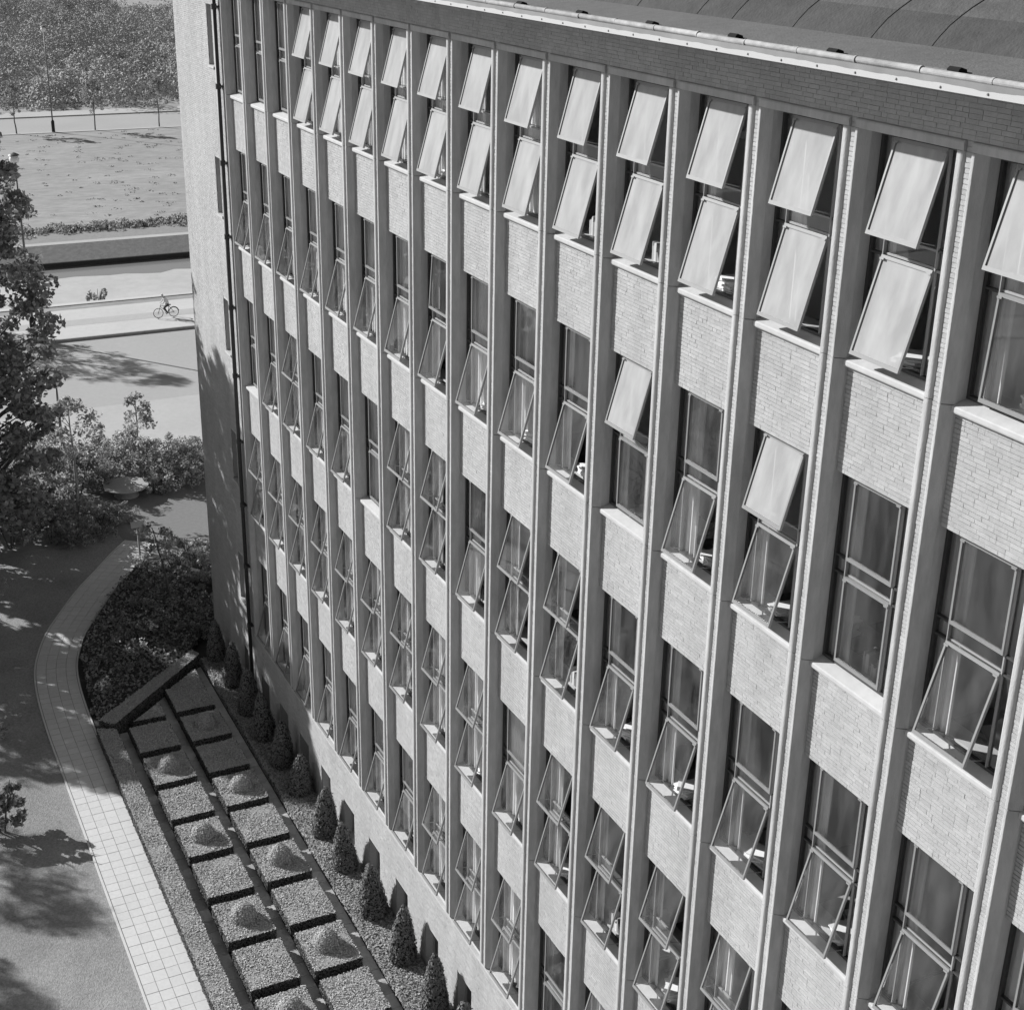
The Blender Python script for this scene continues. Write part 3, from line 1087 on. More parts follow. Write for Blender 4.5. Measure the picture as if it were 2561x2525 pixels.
# ---- clipped hedges
def hedge_mesh(name, poly, h, size=.040, dens=2600, lm='hedge', sd=1, top_noise=.006, sides=True, tilt=.38):
    r = np.random.default_rng(sd)
    poly = ccw_n(poly)
    pa = np.array(poly)
    cen = pa.mean(0)
    q = MB()
    ins = [tuple(cen + (p_ - cen) * .985) for p_ in pa]
    # triangulated top etc. handled as n-gons: split to quads for numpy joining
    x0, y0 = pa.min(0)
    x1, y1 = pa.max(0)
    area = .5 * abs(sum(pa[k][0] * pa[(k + 1) % len(pa)][1] - pa[(k + 1) % len(pa)][0] * pa[k][1] for k in range(len(pa))))
    nt_ = int(area * dens)
    Pt = r.uniform((x0, y0), (x1, y1), (int(nt_ * (x1 - x0) * (y1 - y0) / area * 1.05) + 10, 2))
    inside = np.zeros(len(Pt), bool)
    n_ = len(pa)
    j = n_ - 1
    for k in range(n_):
        xi, yi = pa[k]
        xj, yj = pa[j]
        c_ = ((yi > Pt[:, 1]) != (yj > Pt[:, 1])) & (Pt[:, 0] < (xj - xi) * (Pt[:, 1] - yi) / (yj - yi + 1e-12) + xi)
        inside ^= c_
        j = k
    Pt = Pt[inside]
    und = .012 * np.sin(Pt[:, 0] * 5.1 + sd) * np.sin(Pt[:, 1] * 4.3 + sd)
    top = np.c_[Pt, h + und + r.normal(0, top_noise, len(Pt))]
    Ps = [top]
    Ns = [np.tile((0, 0, 1.0), (len(top), 1))]
    if sides:
        for k in range(n_):
            a_, b_ = pa[k], pa[(k + 1) % n_]
            L_ = np.linalg.norm(b_ - a_)
            m_ = int(L_ * h * dens * .8)
            u = r.uniform(0, 1, m_)
            nv = np.array((b_[1] - a_[1], -(b_[0] - a_[0]))) / L_
            pp = a_ + (b_ - a_) * u[:, None] + nv * r.normal(0, .010, m_)[:, None]
            Ps.append(np.c_[pp, r.uniform(.02, h, m_)])
            Ns.append(np.tile((nv[0], nv[1], .15), (m_, 1)))
    Pt, Nm = np.vstack(Ps), np.vstack(Ns)
    nl_top = len(top)
    V_, F_ = leaf_quads(Pt, Nm, size, r, tilt=tilt, aspect=.7)
    # core as quads
    cv, cf = [], []
    n2 = len(ins)
    for k in range(n2):
        a_, b_ = ins[k], ins[(k + 1) % n2]
        i0 = len(cv)
        cv += [(a_[0], a_[1], 0), (b_[0], b_[1], 0), (b_[0], b_[1], h - .006), (a_[0], a_[1], h - .006)]
        cf.append((i0, i0 + 1, i0 + 2, i0 + 3))
    i0 = len(cv)
    if n2 == 4:
        cv += [(p_[0], p_[1], h - .006) for p_ in ins]
        cf.append((i0, i0 + 1, i0 + 2, i0 + 3))
    else:
        for k in range(1, n2 - 1):
            i0 = len(cv)
            p3 = [ins[0], ins[k], ins[k + 1]]
            mid = ((ins[0][0] + ins[k + 1][0]) / 2, (ins[0][1] + ins[k + 1][1]) / 2)
            cv += [(p_[0], p_[1], h - .006) for p_ in (p3[0], p3[1], p3[2], mid)]
            cf.append((i0, i0 + 1, i0 + 2, i0 + 3))
    cv, cf = np.array(cv), np.array(cf)
    VV = np.vstack([cv, V_])
    FF = np.vstack([cf, F_ + len(cv)])
    ntop = len(cf) - len(ins)
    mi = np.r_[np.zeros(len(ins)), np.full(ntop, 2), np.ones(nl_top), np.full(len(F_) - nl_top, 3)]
    return np_mesh(name, VV, FF, ['hedgecore', lm, lm + '_top', 'hedge_side_shade' if lm == 'hedge' else lm], mi)


def ccw_n(p):
    s = sum(p[k][0] * p[(k + 1) % len(p)][1] - p[(k + 1) % len(p)][0] * p[k][1] for k in range(len(p)))
    return list(p) if s > 0 else list(p)[::-1]


HH = .30
blk = [hedge_mesh('hedge_block', rect(-.66, .66, -.515, .515), HH, sd=k) for k in range(3)]
rb = np.random.default_rng(4)


def ball_mesh(rad, hgt, n, size, lm, sd, prof=None):
    r = np.random.default_rng(sd)
    cv, cf = [], []
    prof = prof or [(rad * math.cos(R_(a_)), hgt * math.sin(R_(a_))) for a_ in (0, 15, 30, 45, 60, 75, 86)]
    seg_ = 14
    for rr, z in prof:
        for k in range(seg_):
            an = 2 * math.pi * k / seg_
            cv.append((rr * .95 * math.cos(an), rr * .95 * math.sin(an), z * .97))
    for i_ in range(len(prof) - 1):
        for k in range(seg_):
            cf.append((i_ * seg_ + k, i_ * seg_ + (k + 1) % seg_, (i_ + 1) * seg_ + (k + 1) % seg_, (i_ + 1) * seg_ + k))
    pr_a = np.array(prof)
    dl = np.linalg.norm(np.diff(pr_a, axis=0), axis=1)
    wgt = dl * (pr_a[:-1, 0] + pr_a[1:, 0]) / 2
    sidx = r.choice(len(wgt), n, p=wgt / wgt.sum())
    u = r.uniform(0, 1, n)
    q = pr_a[sidx] + (pr_a[sidx + 1] - pr_a[sidx]) * u[:, None]
    tg = pr_a[sidx + 1] - pr_a[sidx]
    nr, nz_ = tg[:, 1], -tg[:, 0]
    an = r.uniform(0, 2 * math.pi, n)
    jj = r.normal(0, .016, n)
    rr = q[:, 0] + jj
    Pt = np.c_[rr * np.cos(an), rr * np.sin(an), q[:, 1]]
    Nm = np.c_[nr * np.cos(an), nr * np.sin(an), nz_]
    Nm /= np.linalg.norm(Nm, axis=1, keepdims=True) + 1e-9
    V_, F_ = leaf_quads(Pt, Nm, size, r, tilt=.3, aspect=.7)
    cv, cf = np.array(cv), np.array(cf)
    return np_mesh('clipped', np.vstack([cv, V_]), np.vstack([cf, F_ + len(cv)]), ['hedge_top' if lm == 'hedge' else 'hedgecore', lm], np.r_[np.zeros(len(cf)), np.ones(len(F_))])


balls = [ball_mesh(.29, .38, 1500, .038, 'hedge', k) for k in range(2)]
ROWW = {0: 'tiled path row', 1: 'building side row'}
for row, yc, k0 in ((0, -3.11, 0), (1, -1.77, -1)):
    for k in range(k0, 9):
        o = obj('hedge_block', blk[(k + row) % 3], None, (k * P + .65, yc, GZ), (0, 0, math.pi * ((k + row) % 2)))
        hb = (k % 2 == 1) if row == 0 else (k % 2 == 0)
        tag(o, 'low square box hedge %s, %s block from the diagonal hedge, %s' % ('under a dome' if hb else 'with flat top', ORD[k - k0], ROWW[row]),
            'hedge', 'square hedge blocks of the parterre')
        if hb:
            o = obj('topiary_ball', balls[(k + row) % 2], None, (k * P + .62 + rb.uniform(-.03, .03), yc + rb.uniform(-.03, .03), GZ + HH - .03),
                    (0, 0, rb.uniform(0, 6)))
            o.scale = (1, 1, float(rb.uniform(.9, 1.08)))
            tag(o, 'clipped dome on the %s hedge block from the diagonal hedge, %s' % (ORD[k - k0], ROWW[row]), 'topiary', 'clipped domes on the hedge blocks')
o = obj('hedge_block', hedge_mesh('hedge_corner', [(-.28, -3.45), (-.27, -2.6), (-1.02, -2.6)], HH, sd=9), None, (0, 0, GZ))
tag(o, 'triangular box hedge cut off by the diagonal hedge, row beside the tiled path', 'hedge', 'square hedge blocks of the parterre')
o = obj('hedge_block', hedge_mesh('hedge_corner_2', [(-1.6, -2.15), (-1.58, -1.25), (-2.42, -1.25)], HH, sd=10), None, (0, 0, GZ))
tag(o, 'triangular box hedge cut off by the diagonal hedge, row nearer the building', 'hedge', 'square hedge blocks of the parterre')
o = obj('border_hedge', hedge_mesh('border_hedge', [(-.35, -4.40), (14, -4.42), (14, -3.95), (-.12, -3.93)], .30, sd=11, lm='hedge'), None, (0, 0, GZ))
tag(o, 'long low box hedge running along the tiled path', 'hedge')
o = obj('diagonal_hedge', hedge_mesh('diagonal_hedge', [(-3.0, -.95), (-3.35, -1.08), (-.52, -4.30), (-.16, -3.95)], .42, sd=12), None, (0, 0, GZ))
tag(o, 'straight diagonal box hedge closing the far end of the parterre', 'hedge')

# ground-cover bed along the wall, one leafy mass
bed = hedge_mesh('ground_cover', [(-3.2, -.90), (14.5, -.93), (14.5, -.09), (-3.2, -.09)], .16, size=.05, dens=2000, lm='cover', sd=13, top_noise=.014, tilt=.33)
o = stuff(obj('ground_cover', bed, None, (0, 0, GZ)))
tag(o, 'low leafy ground cover filling the bed at the foot of the wall', 'ground cover')

# clipped cones along the wall
cprof = [(.25, 0), (.30, .12), (.31, .28), (.285, .5), (.245, .75), (.195, 1.0), (.14, 1.2), (.07, 1.36), (.02, 1.43)]
cones = [ball_mesh(0, 0, 3200, .055, 'cone', 20 + k, prof=[(a_ * (1 + .05 * k), z * (1 - .03 * k)) for a_, z in cprof]) for k in range(3)]
cxs = [(-3.0, 1.36), (-1.4, 1.55), (.25, 1.62), (1.68, 1.48), (3.12, 1.47), (4.42, 1.30), (6.28, 1.42), (7.75, 1.44), (9.5, 1.50), (11.14, 1.52), (12.82, 1.62), (14.2, 1.55)]
for k, (x, ht) in enumerate(cxs):
    o = obj('topiary_cone', cones[k % 3], None, (x, -.45, GZ + .02), (rb.uniform(-.06, .06), rb.uniform(-.06, .06), rb.uniform(0, 6)))
    w_ = float(rb.uniform(.82, 1.02))
    o.scale = (w_, w_ * float(rb.uniform(.93, 1.07)), ht / 1.43)
    tag(o, 'dark clipped evergreen cone at the wall foot, %s from the building\'s far corner' % ORD[k], 'topiary', 'evergreen cones along the wall')


# ---- loose shrubs, trees
def blob_points(r, n, cen, rad):
    d = r.normal(0, 1, (n, 3))
    d /= np.linalg.norm(d, axis=1, keepdims=True)
    q = r.uniform(.25, 1.0, n) ** .6
    return np.array(cen) + d * q[:, None] * np.array(rad), d


def shrub_mesh(name, h, w_, n, size, lm, sd, stems=5, upright=0.0):
    r = np.random.default_rng(sd)
    Ps, Ns = [], []
    nc = max(6, int(n / 70))
    for k in range(nc):
        an = r.uniform(0, 2 * math.pi)
        rr = w_ * .5 * math.sqrt(r.uniform(0, 1))
        zz_ = h * (.18 + .72 * r.uniform(0, 1) * (1 - .45 * (rr / (w_ * .5)) ** 2))
        cr_ = r.uniform(.14, .26) * w_ * .6
        p_, d_ = blob_points(r, int(n / nc), (rr * math.cos(an), rr * math.sin(an), zz_), (cr_, cr_, cr_ * (1 + upright)))
        Ps.append(p_)
        Ns.append(d_ * .6 + np.array((0, 0, .5)))
    Pt, Nm = np.vstack(Ps), np.vstack(Ns)
    Pt[:, 2] = np.maximum(Pt[:, 2], .03)
    V_, F_ = leaf_quads(Pt, Nm, size, r, tilt=.7, aspect=.6)
    q = MB()
    for k in range(stems):
        an = r.uniform(0, 2 * math.pi)
        ex = w_ * .3
        q.tube([(0.05 * math.cos(an), .05 * math.sin(an), 0), (ex * .5 * math.cos(an), ex * .5 * math.sin(an), h * .45), (ex * math.cos(an), ex * math.sin(an), h * .8)],
               [.025, .018, .008], 5, cap=False)
    cv, cf = np.array(q.v), np.array(q.f)
    return np_mesh(name, np.vstack([cv, V_]), np.vstack([cf, F_ + len(cv)]), ['bark', lm], np.r_[np.zeros(len(cf)), np.ones(len(F_))])


def tree_meshes(name, h, rad, base, nclump, per, size, sd, conic=.5, tr=.16, bark='bark', lm='leaf', lean=(0, 0)):
    r = np.random.default_rng(sd)
    q = MB()
    pts_, rd_ = [], []
    for k in range(8):
        f_ = k / 7
        pts_.append((lean[0] * f_ + r.normal(0, .03), lean[1] * f_ + r.normal(0, .03), h * .92 * f_))
        rd_.append(tr * (1 - .9 * f_) + .01)
    q.tube(pts_, rd_, 9, cap=False)
    Ps, Ns = [], []
    for k in range(nclump):
        f_ = r.uniform(0, 1) ** .85
        z = base + (h - base) * f_
        prof_ = math.sin(math.pi * min(1, (f_ * .92 + .06)) ** (.55 + .45 * conic)) ** .75
        rr = rad * max(.12, prof_) * math.sqrt(r.uniform(.18, 1))
        an = r.uniform(0, 2 * math.pi)
        lx, ly = lean[0] * z / h, lean[1] * z / h
        cen = (lx + rr * math.cos(an), ly + rr * math.sin(an), z)
        cr_ = r.uniform(.22, .42) * (.5 + rad * .28)
        p_, d_ = blob_points(r, per, cen, (cr_, cr_, cr_ * .7))
        Ps.append(p_)
        Ns.append(d_ * .5 + np.array((0, 0, .6)))
        if k % 3 == 0:
            zb = max(base * .6, z - rr * .7)
            q.tube([(lx * .9, ly * .9, zb), ((lx + cen[0]) / 2, (ly + cen[1]) / 2, (zb + z) / 2 + .1), cen], [tr * .28, tr * .16, .01], 5, cap=False)
    V_, F_ = leaf_quads(np.vstack(Ps), np.vstack(Ns), size, r, tilt=.8, aspect=.65)
    return q.mesh(name + '_trunk', bark, smooth=True), np_mesh(name + '_crown', V_, F_, [lm])


def put_tree(name, ms, loc, rotz, label, group=None, sc=1.0, cat='tree'):
    e = empty(name, loc, rotz)
    tag(e, label, cat, group)
    for nm, me in zip(('trunk', 'crown'), ms):
        o = obj(nm, me, e)
        o.scale = (sc, sc, sc)
    return e


big = tree_meshes('big_tree', 17.0, 2.9, 1.4, 420, 85, .20, 41, conic=.35, tr=.22)
big2 = tree_meshes('big_tree_2', 14.0, 3.1, 1.2, 360, 85, .19, 42, conic=.5, tr=.2)
airy = tree_meshes('airy_tree', 8.5, 2.6, 1.5, 190, 50, .12, 48, conic=.5, tr=.12)
put_tree('tall_tree', big, (-13.2, -5.35, GZ), .4, 'tall dark leafy tree at the left edge, rising above the shrubbery', 'tall garden trees')
put_tree('tall_tree', big, (-13.9, -9.3, GZ), 1.9, 'tall tree beyond the left edge behind the dark leafy tree', 'tall garden trees', .97)
put_tree('tall_tree', big2, (-9.3, -9.6, GZ), 1.4, 'tree beyond the left edge shading the near lawn', 'tall garden trees', .74)
put_tree('airy_tree', airy, (-4.9, -15.2, GZ), 5.0, 'light airy tree beyond the left edge shading the lawn at the bottom left', 'tall garden trees', .86)
put_tree('airy_tree', airy, (-2.2, -16.8, GZ), 2.0, 'second airy tree beyond the left edge shading the bottom left lawn', 'tall garden trees', .86)
put_tree('airy_tree', airy, (-43.0, -5.6, GZ), 1.0, 'airy street tree beyond the left edge casting dapples over the road', 'tall garden trees', 1.0)
put_tree('tall_tree', big2, (-12.5, -12.2, GZ), 2.3, 'tree far beyond the left edge shading the flower bed', 'tall garden trees', .84)
put_tree('tall_tree', big2, (-14.5, -7.3, GZ), 4.4, 'leafy tree just beyond the left edge beside the tall dark one', 'tall garden trees', .72)
put_tree('tall_tree', big2, (-8.6, -12.4, GZ), .7, 'small tree beyond the left edge shading the lawn by the path bend', 'tall garden trees', .50)

sm1 = tree_meshes('slim_tree', 4.3, 1.3, 2.2, 50, 46, .12, 43, conic=.5, tr=.06, bark='barkpale', lm='leaf2')
put_tree('slim_tree', sm1, (-15.6, -1.95, GZ), 0, 'slim pale-stemmed young tree rising out of the shrubbery', None, cat='tree')
sm2 = tree_meshes('spiky_tree', 3.2, .8, .6, 40, 48, .12, 44, conic=.2, tr=.05, bark='barkpale', lm='leaf2')
put_tree('spiky_tree', sm2, (-18.7, .95, GZ), 0, 'small spiky-topped tree against the pale street', None)
sm3 = tree_meshes('staked_tree', 2.6, .55, 1.5, 16, 34, .11, 45, tr=.035, lm='leaf2', lean=(-1.0, -.2))
put_tree('leaning_sapling', sm3, (-6.9, -.75, GZ), 0, 'thin dark leaning sapling in the planting bed beside the corner', None)

# three saplings and the shrubs by the far road
yt = tree_meshes('sapling', 4.4, 1.25, 1.7, 44, 30, .18, 46, conic=.5, tr=.055, lm='leaf3')
for k, (x, y) in enumerate(((-106.6, 9.8), (-106.6, 16.9), (-106.9, 22.9))):
    put_tree('roadside_sapling', yt, (x, y, GZ), k * 2.1, '%s of three saplings along the distant road' % ('leftmost', 'middle', 'rightmost')[k], 'saplings along the distant road')

# shrubbery between lawn and street
sv = [shrub_mesh('shrub_a', 2.6, 2.4, 2600, .13, 'leaf2', 51), shrub_mesh('shrub_b', 1.9, 2.3, 2300, .12, 'leaf', 52),
      shrub_mesh('shrub_c', 1.5, 1.9, 1900, .12, 'leaf2', 53), shrub_mesh('shrub_d', 1.0, 1.6, 1500, .10, 'leaf', 54)]
pale = [shrub_mesh('pale_shrub', 1.1, 1.2, 900, .11, 'leaf3', 55), shrub_mesh('pale_shrub_2', .8, 1.0, 700, .10, 'leaf3', 56)]
spots = [(-13.6, -4.6, 0, 1.0), (-14.8, -3.6, 0, 1.05), (-13.4, -3.3, 1, .8), (-14.0, -2.4, 1, .8), (-15.2, -5.0, 0, 1.1), (-16.4, -4.2, 0, 1.1), (-16.2, -2.9, 1, 1.0),
         (-17.8, -3.4, 0, 1.0), (-17.4, -1.6, 1, .95), (-18.8, -2.2, 0, .9), (-19.2, -.6, 1, .9), (-18.0, -.4, 1, .8), (-19.6, .7, 1, .8), (-18.6, 1.9, 0, .62), (-17.6, 1.5, 2, .9),
         (-17.9, 2.7, 1, .8), (-16.9, 2.0, 2, .8), (-18.9, 2.9, 1, .7), (-13.3, -1.7, 3, .7), (-14.6, -.8, 3, .8), (-13.1, -2.6, 3, .8), (-17.0, -5.6, 0, 1.2), (-19.5, -4.6, 0, 1.1), (-14.2, -1.5, 3, .8), (-16.6, .9, 3, .8)]
SL = ('large loose shrub', 'rounded dark shrub', 'small glossy shrub', 'low dark shrub')
cnt = {}
spots.sort(key=lambda q: pj((q[0], q[1], GZ))[0])
for k, (x, y, v_, s_) in enumerate(spots):
    cnt[v_] = cnt.get(v_, -1) + 1
    o = obj('shrub', sv[v_], None, (x, y, GZ - .01), (0, 0, k * 1.7))
    o.scale = (s_, s_, s_)
    tag(o, '%s, %s of its kind from the left in the shrubbery before the street' % (SL[v_], ORD[cnt[v_]]), 'shrub', 'shrubs of the dense shrubbery')
for k, (x, y, v_, s_) in enumerate(((-9.7, .55, 0, 1.0), (-8.9, .75, 0, 1.0), (-8.1, .8, 1, 1.1), (-7.3, .75, 0, .9), (-9.4, -.05, 1, .8), (-6.2, .45, 1, .8))):
    o = obj('pale_shrub', pale[v_], None, (x, y, GZ), (0, 0, k * 2.3))
    o.scale = (s_, s_, s_)
    tag(o, 'bright variegated shrub, %s from the path in the row by the building corner' % ORD[k], 'shrub', 'bright shrubs by the building corner')
for k, (x, y, v_, s_) in enumerate(sorted(((-9.0, -.1, 3, .8), (-8.0, -.6, 3, .8), (-7.0, -1.4, 3, .8), (-8.4, -1.6, 3, .65), (-6.2, -.4, 3, .75), (-5.6, -1.6, 3, .7), (-5.3, -2.6, 3, .75),
                                    (-4.2, -3.5, 3, .7), (-3.2, -2.9, 3, .65), (-2.4, -3.7, 3, .6), (-5.0, -.5, 3, .7), (-6.4, -2.7, 3, .65), (-4.0, -1.8, 3, .65), (-1.5, -4.0, 3, .4)), key=lambda q: q[0])):
    o = obj('bed_shrub', sv[v_], None, (x, y, GZ), (0, 0, k * 1.3))
    o.scale = (s_, s_, s_ * .8)
    tag(o, 'low dark shrub in the shaded planting bed, %s counted from the signpost' % ORD[k], 'shrub', 'low shrubs in the shaded planting bed')
bedl = hedge_mesh('bed_plants', [(-3.5, -1.15), (-.75, -4.25), (-2.6, -4.2), (-4.5, -4.0), (-6.5, -3.35), (-9.0, -2.0), (-10.4, -.9), (-9.8, .2), (-4.8, .6), (-4.8, -.3)],
                  .20, size=.10, dens=320, lm='leaf', sd=14, top_noise=.09, sides=False, tilt=1.0)
o = stuff(obj('bed_plants', bedl, None, (0, 0, GZ)))
tag(o, 'mixed low plants covering the shaded planting bed', 'plants')


def flower_mesh(sd, n=26, w_=.5, h=.5):
    r = np.random.default_rng(sd)
    Pt = np.c_[r.uniform(-w_ / 2, w_ / 2, (n, 2)), r.uniform(h * .7, h, n)]
    V_, F_ = leaf_quads(np.repeat(Pt, 4, axis=0) + r.normal(0, .02, (n * 4, 3)), np.tile((0, 0, 1.0), (n * 4, 1)), .06, r)
    Pl = np.c_[r.uniform(-w_ / 2, w_ / 2, (n * 6, 2)), r.uniform(.02, h * .8, n * 6)]
    V2, F2 = leaf_quads(Pl, np.tile((0, 0, 1.0), (n * 6, 1)), .11, r, tilt=1.0)
    return np_mesh('flowers', np.vstack([V_, V2]), np.vstack([F_, F2 + len(V_)]), ['flower', 'leaf'], np.r_[np.zeros(len(F_)), np.ones(len(F2))])


fl = [flower_mesh(61), flower_mesh(62, 14, .4, .6)]
for k, (x, y, t_) in enumerate(((-5.3, -1.9, 'below the leaning sapling'), (-4.2, -2.4, 'in the middle of the shaded planting bed'), (-2.35, -3.75, 'beside the inside of the path bend'),
                               (-12.5, -.35, 'at the end of the shrubbery by the signpost'), (-10.3, -1.0, 'at the bed tip beside the signpost'), (-1.35, -6.65, 'on the lawn edge left of the path'))):
    o = obj('flower_clump', fl[k % 2], None, (x, y, GZ), (0, 0, k))
    tag(o, 'clump of small pale flowers ' + t_, 'flowers')
rose = shrub_mesh('rose_bush', 1.6, 1.15, 1700, .15, 'leaf', 57, stems=4)
o = obj('rose_bush', rose, None, (2.9, -7.25, GZ))
tag(o, 'large-leaved bush on the lawn cut by the left edge', 'bush')

# signpost by the path
e = empty('signpost', (-10.8, -.88, GZ))
tag(e, 'small wooden sign board on a post beside the tiled path', 'sign')
obj('post', MB().box(-.03, .03, -.03, .03, -.2, 1.35).mesh('sign_post', 'wood'), e)
obj('board', MB().box(.031, .055, -.22, .20, 1.25, 1.47).mesh('sign_board', 'sill'), e)
# round garden table
e = empty('garden_table', (-16.75, -.02, GZ))
tag(e, 'large low round grey table among the shrubs', 'table')
obj('table_top', MB().lathe([(.74, .36), (.81, .375), (.82, .40), (.81, .42), (.05, .425)], 40).mesh('table_top', 'table'), e)
obj('pedestal', MB().lathe([(.45, 0), (.42, .05), (.36, .12), (.36, .30), (.45, .36)], 20).mesh('table_pedestal', 'table'), e)


# street lamps
def street_lamp(loc, h, label, arm=.5, globe=True, base_h=1.1):
    e = empty('street_lamp', loc)
    tag(e, label, 'street lamp', 'street lamps')
    obj('post', MB().tube([(0, 0, 0), (0, 0, h * .6), (0, 0, h)], [.07, .055, .04], 10).mesh('lamp_post', 'lamp', smooth=True), e)
    if base_h:
        obj('base', MB().lathe([(.15, 0), (.15, base_h * .9), (.09, base_h)], 14).mesh('lamp_base', 'lampbase'), e)
    obj('lamp_head', MB().lathe([(.06, h - .02), (.20, h + .08), (.24, h + .24), (.17, h + .38), (.05, h + .44)], 16).mesh('lamp_head', 'opal', smooth=True), e)
    obj('cap', MB().lathe([(.26, h + .40), (.20, h + .46), (.05, h + .53)], 16).mesh('lamp_cap', 'lamp'), e)


street_lamp((-38.5, .25, GZ + .10), 8.5, 'tall street lamp with dark base at the kerb, behind the dark leafy tree')
street_lamp((-20.3, -1.6, GZ), 3.3, 'short thin lamp with white head rising behind the shrubbery', base_h=0)
street_lamp((-106.6, 13.1, GZ), 8.8, 'distant street lamp with thick dark base on the far road')

# rough meadow tufts, scrub along the ditch, far scrubland
def cloud(name, C_, Rr, Hh, per, size, lm, sd, tilt=.8, core=False):
    r = np.random.default_rng(sd)
    n_ = len(C_)
    an = r.uniform(0, 2 * math.pi, (n_, per))
    el = np.arcsin(r.uniform(0.0, 1, (n_, per)))
    q = r.uniform(.8, 1.05, (n_, per))
    X = C_[:, 0:1] + Rr[:, None] * np.cos(el) * np.cos(an) * q
    Y = C_[:, 1:2] + Rr[:, None] * np.cos(el) * np.sin(an) * q
    Z = C_[:, 2:3] + Hh[:, None] * np.sin(el) * q
    Pt = np.stack([X, Y, Z], -1).reshape(-1, 3)
    Nm = np.stack([np.cos(el) * np.cos(an), np.cos(el) * np.sin(an), np.sin(el)], -1).reshape(-1, 3)
    V_, F_ = leaf_quads(Pt, Nm, size, r, tilt=tilt, aspect=.8)
    if core:
        na, ne = 10, 4
        aa = np.linspace(0, 2 * math.pi, na, endpoint=False)
        ee = np.array((-.1, .35, .75, 1.15, 1.5))
        jt = r.uniform(.78, 1.08, (n_, ne + 1, na))
        ce, se = np.cos(ee)[None, :, None], np.sin(ee)[None, :, None]
        X = C_[:, 0][:, None, None] + Rr[:, None, None] * ce * np.cos(aa)[None, None] * jt * .93
        Y = C_[:, 1][:, None, None] + Rr[:, None, None] * ce * np.sin(aa)[None, None] * jt * .93
        Z = C_[:, 2][:, None, None] + Hh[:, None, None] * se * jt * .93
        CV = np.stack([X, Y, Z + 0 * X], -1).reshape(-1, 3)
        q = []
        for e_ in range(ne):
            for k_ in range(na):
                q.append((e_ * na + k_, e_ * na + (k_ + 1) % na, (e_ + 1) * na + (k_ + 1) % na, (e_ + 1) * na + k_))
        CF = (np.arange(n_)[:, None, None] * (na * (ne + 1)) + np.array(q)[None]).reshape(-1, 4)
        V_, F_ = np.vstack([CV, V_]), np.vstack([CF, F_ + len(CV)])
    return np_mesh(name, V_, F_, [lm])


r = np.random.default_rng(70)
n = 300
C_ = np.c_[r.uniform(-105.5, -64.8, n), r.uniform(-2, 30, n), np.full(n, GZ - .03)]
o = stuff(obj('meadow_tufts', cloud('meadow_tufts', C_, r.uniform(.15, .5, n), r.uniform(.03, .10, n), 12, .12, 'tuft', 71, .45)))
tag(o, 'rough grass tufts scattered over the meadow', 'grass')
n = 210
C_ = np.c_[r.normal(-63.9, .55, n), r.uniform(-3, 20, n), np.full(n, GZ - .1)]
o = stuff(obj('ditch_scrub', cloud('ditch_scrub', C_, r.uniform(.3, .7, n), r.uniform(.2, .5, n), 50, .16, 'leaf', 72, .7)))
tag(o, 'low dark scrub in a line along the near edge of the meadow', 'scrub')
n = 2300
xs = r.uniform(-300, -121.5, n)
ysr = r.uniform(-5, 95, n)
keep = ~((xs < -245) & (ysr > 52) & (ysr < 80))
xs, ysr = xs[keep], ysr[keep]
n = len(xs)
big_ = 1 + .8 * (np.sin(xs * .11) * np.sin(ysr * .17) > .2)
C_ = np.c_[xs, ysr, np.full(n, GZ - .1)]
o = stuff(obj('far_scrub', cloud('far_scrub', C_, r.uniform(1.1, 2.4, n) * big_, r.uniform(.9, 2.2, n) * big_, 250, .27, 'scrub', 73, .5)))
tag(o, 'dense scrubland stretching beyond the distant road', 'scrub')
# waterside weeds
ww = shrub_mesh('waterside_weed', 1.0, .9, 320, .12, 'leaf', 74, stems=6, upright=.8)
for k, (x, y, s_, t_) in enumerate(((-46.3, 4.9, 1.25, 'larger tuft of waterside weeds at the canal edge'), (-45.7, 6.2, .5, 'smaller tuft of waterside weeds at the canal edge'))):
    o = obj('waterside_weed', ww, None, (x, y, GZ - .75), (0, 0, k))
    o.scale = (s_, s_, s_)
    tag(o, t_, 'weeds')

# ================================================================== CYCLIST
cyx, cyy, cyz = -39.9, 7.15, GZ + .106
bk = empty('bicycle', (cyx, cyy, cyz))
bk.scale = (.75, .75, .75)
tag(bk, 'bicycle ridden along the path beside the canal', 'bicycle')


def torus(R1, r1, n1=28, n2=6):
    q = MB()
    for i_ in range(n1):
        a_ = 2 * math.pi * i_ / n1
        for j_ in range(n2):
            b_ = 2 * math.pi * j_ / n2
            q.v.append((r1 * math.sin(b_), (R1 + r1 * math.cos(b_)) * math.cos(a_), (R1 + r1 * math.cos(b_)) * math.sin(a_)))
    for i_ in range(n1):
        for j_ in range(n2):
            q.f.append((i_ * n2 + j_, ((i_ + 1) % n1) * n2 + j_, ((i_ + 1) % n1) * n2 + (j_ + 1) % n2, i_ * n2 + (j_ + 1) % n2))
            q.m.append(0)
    return q


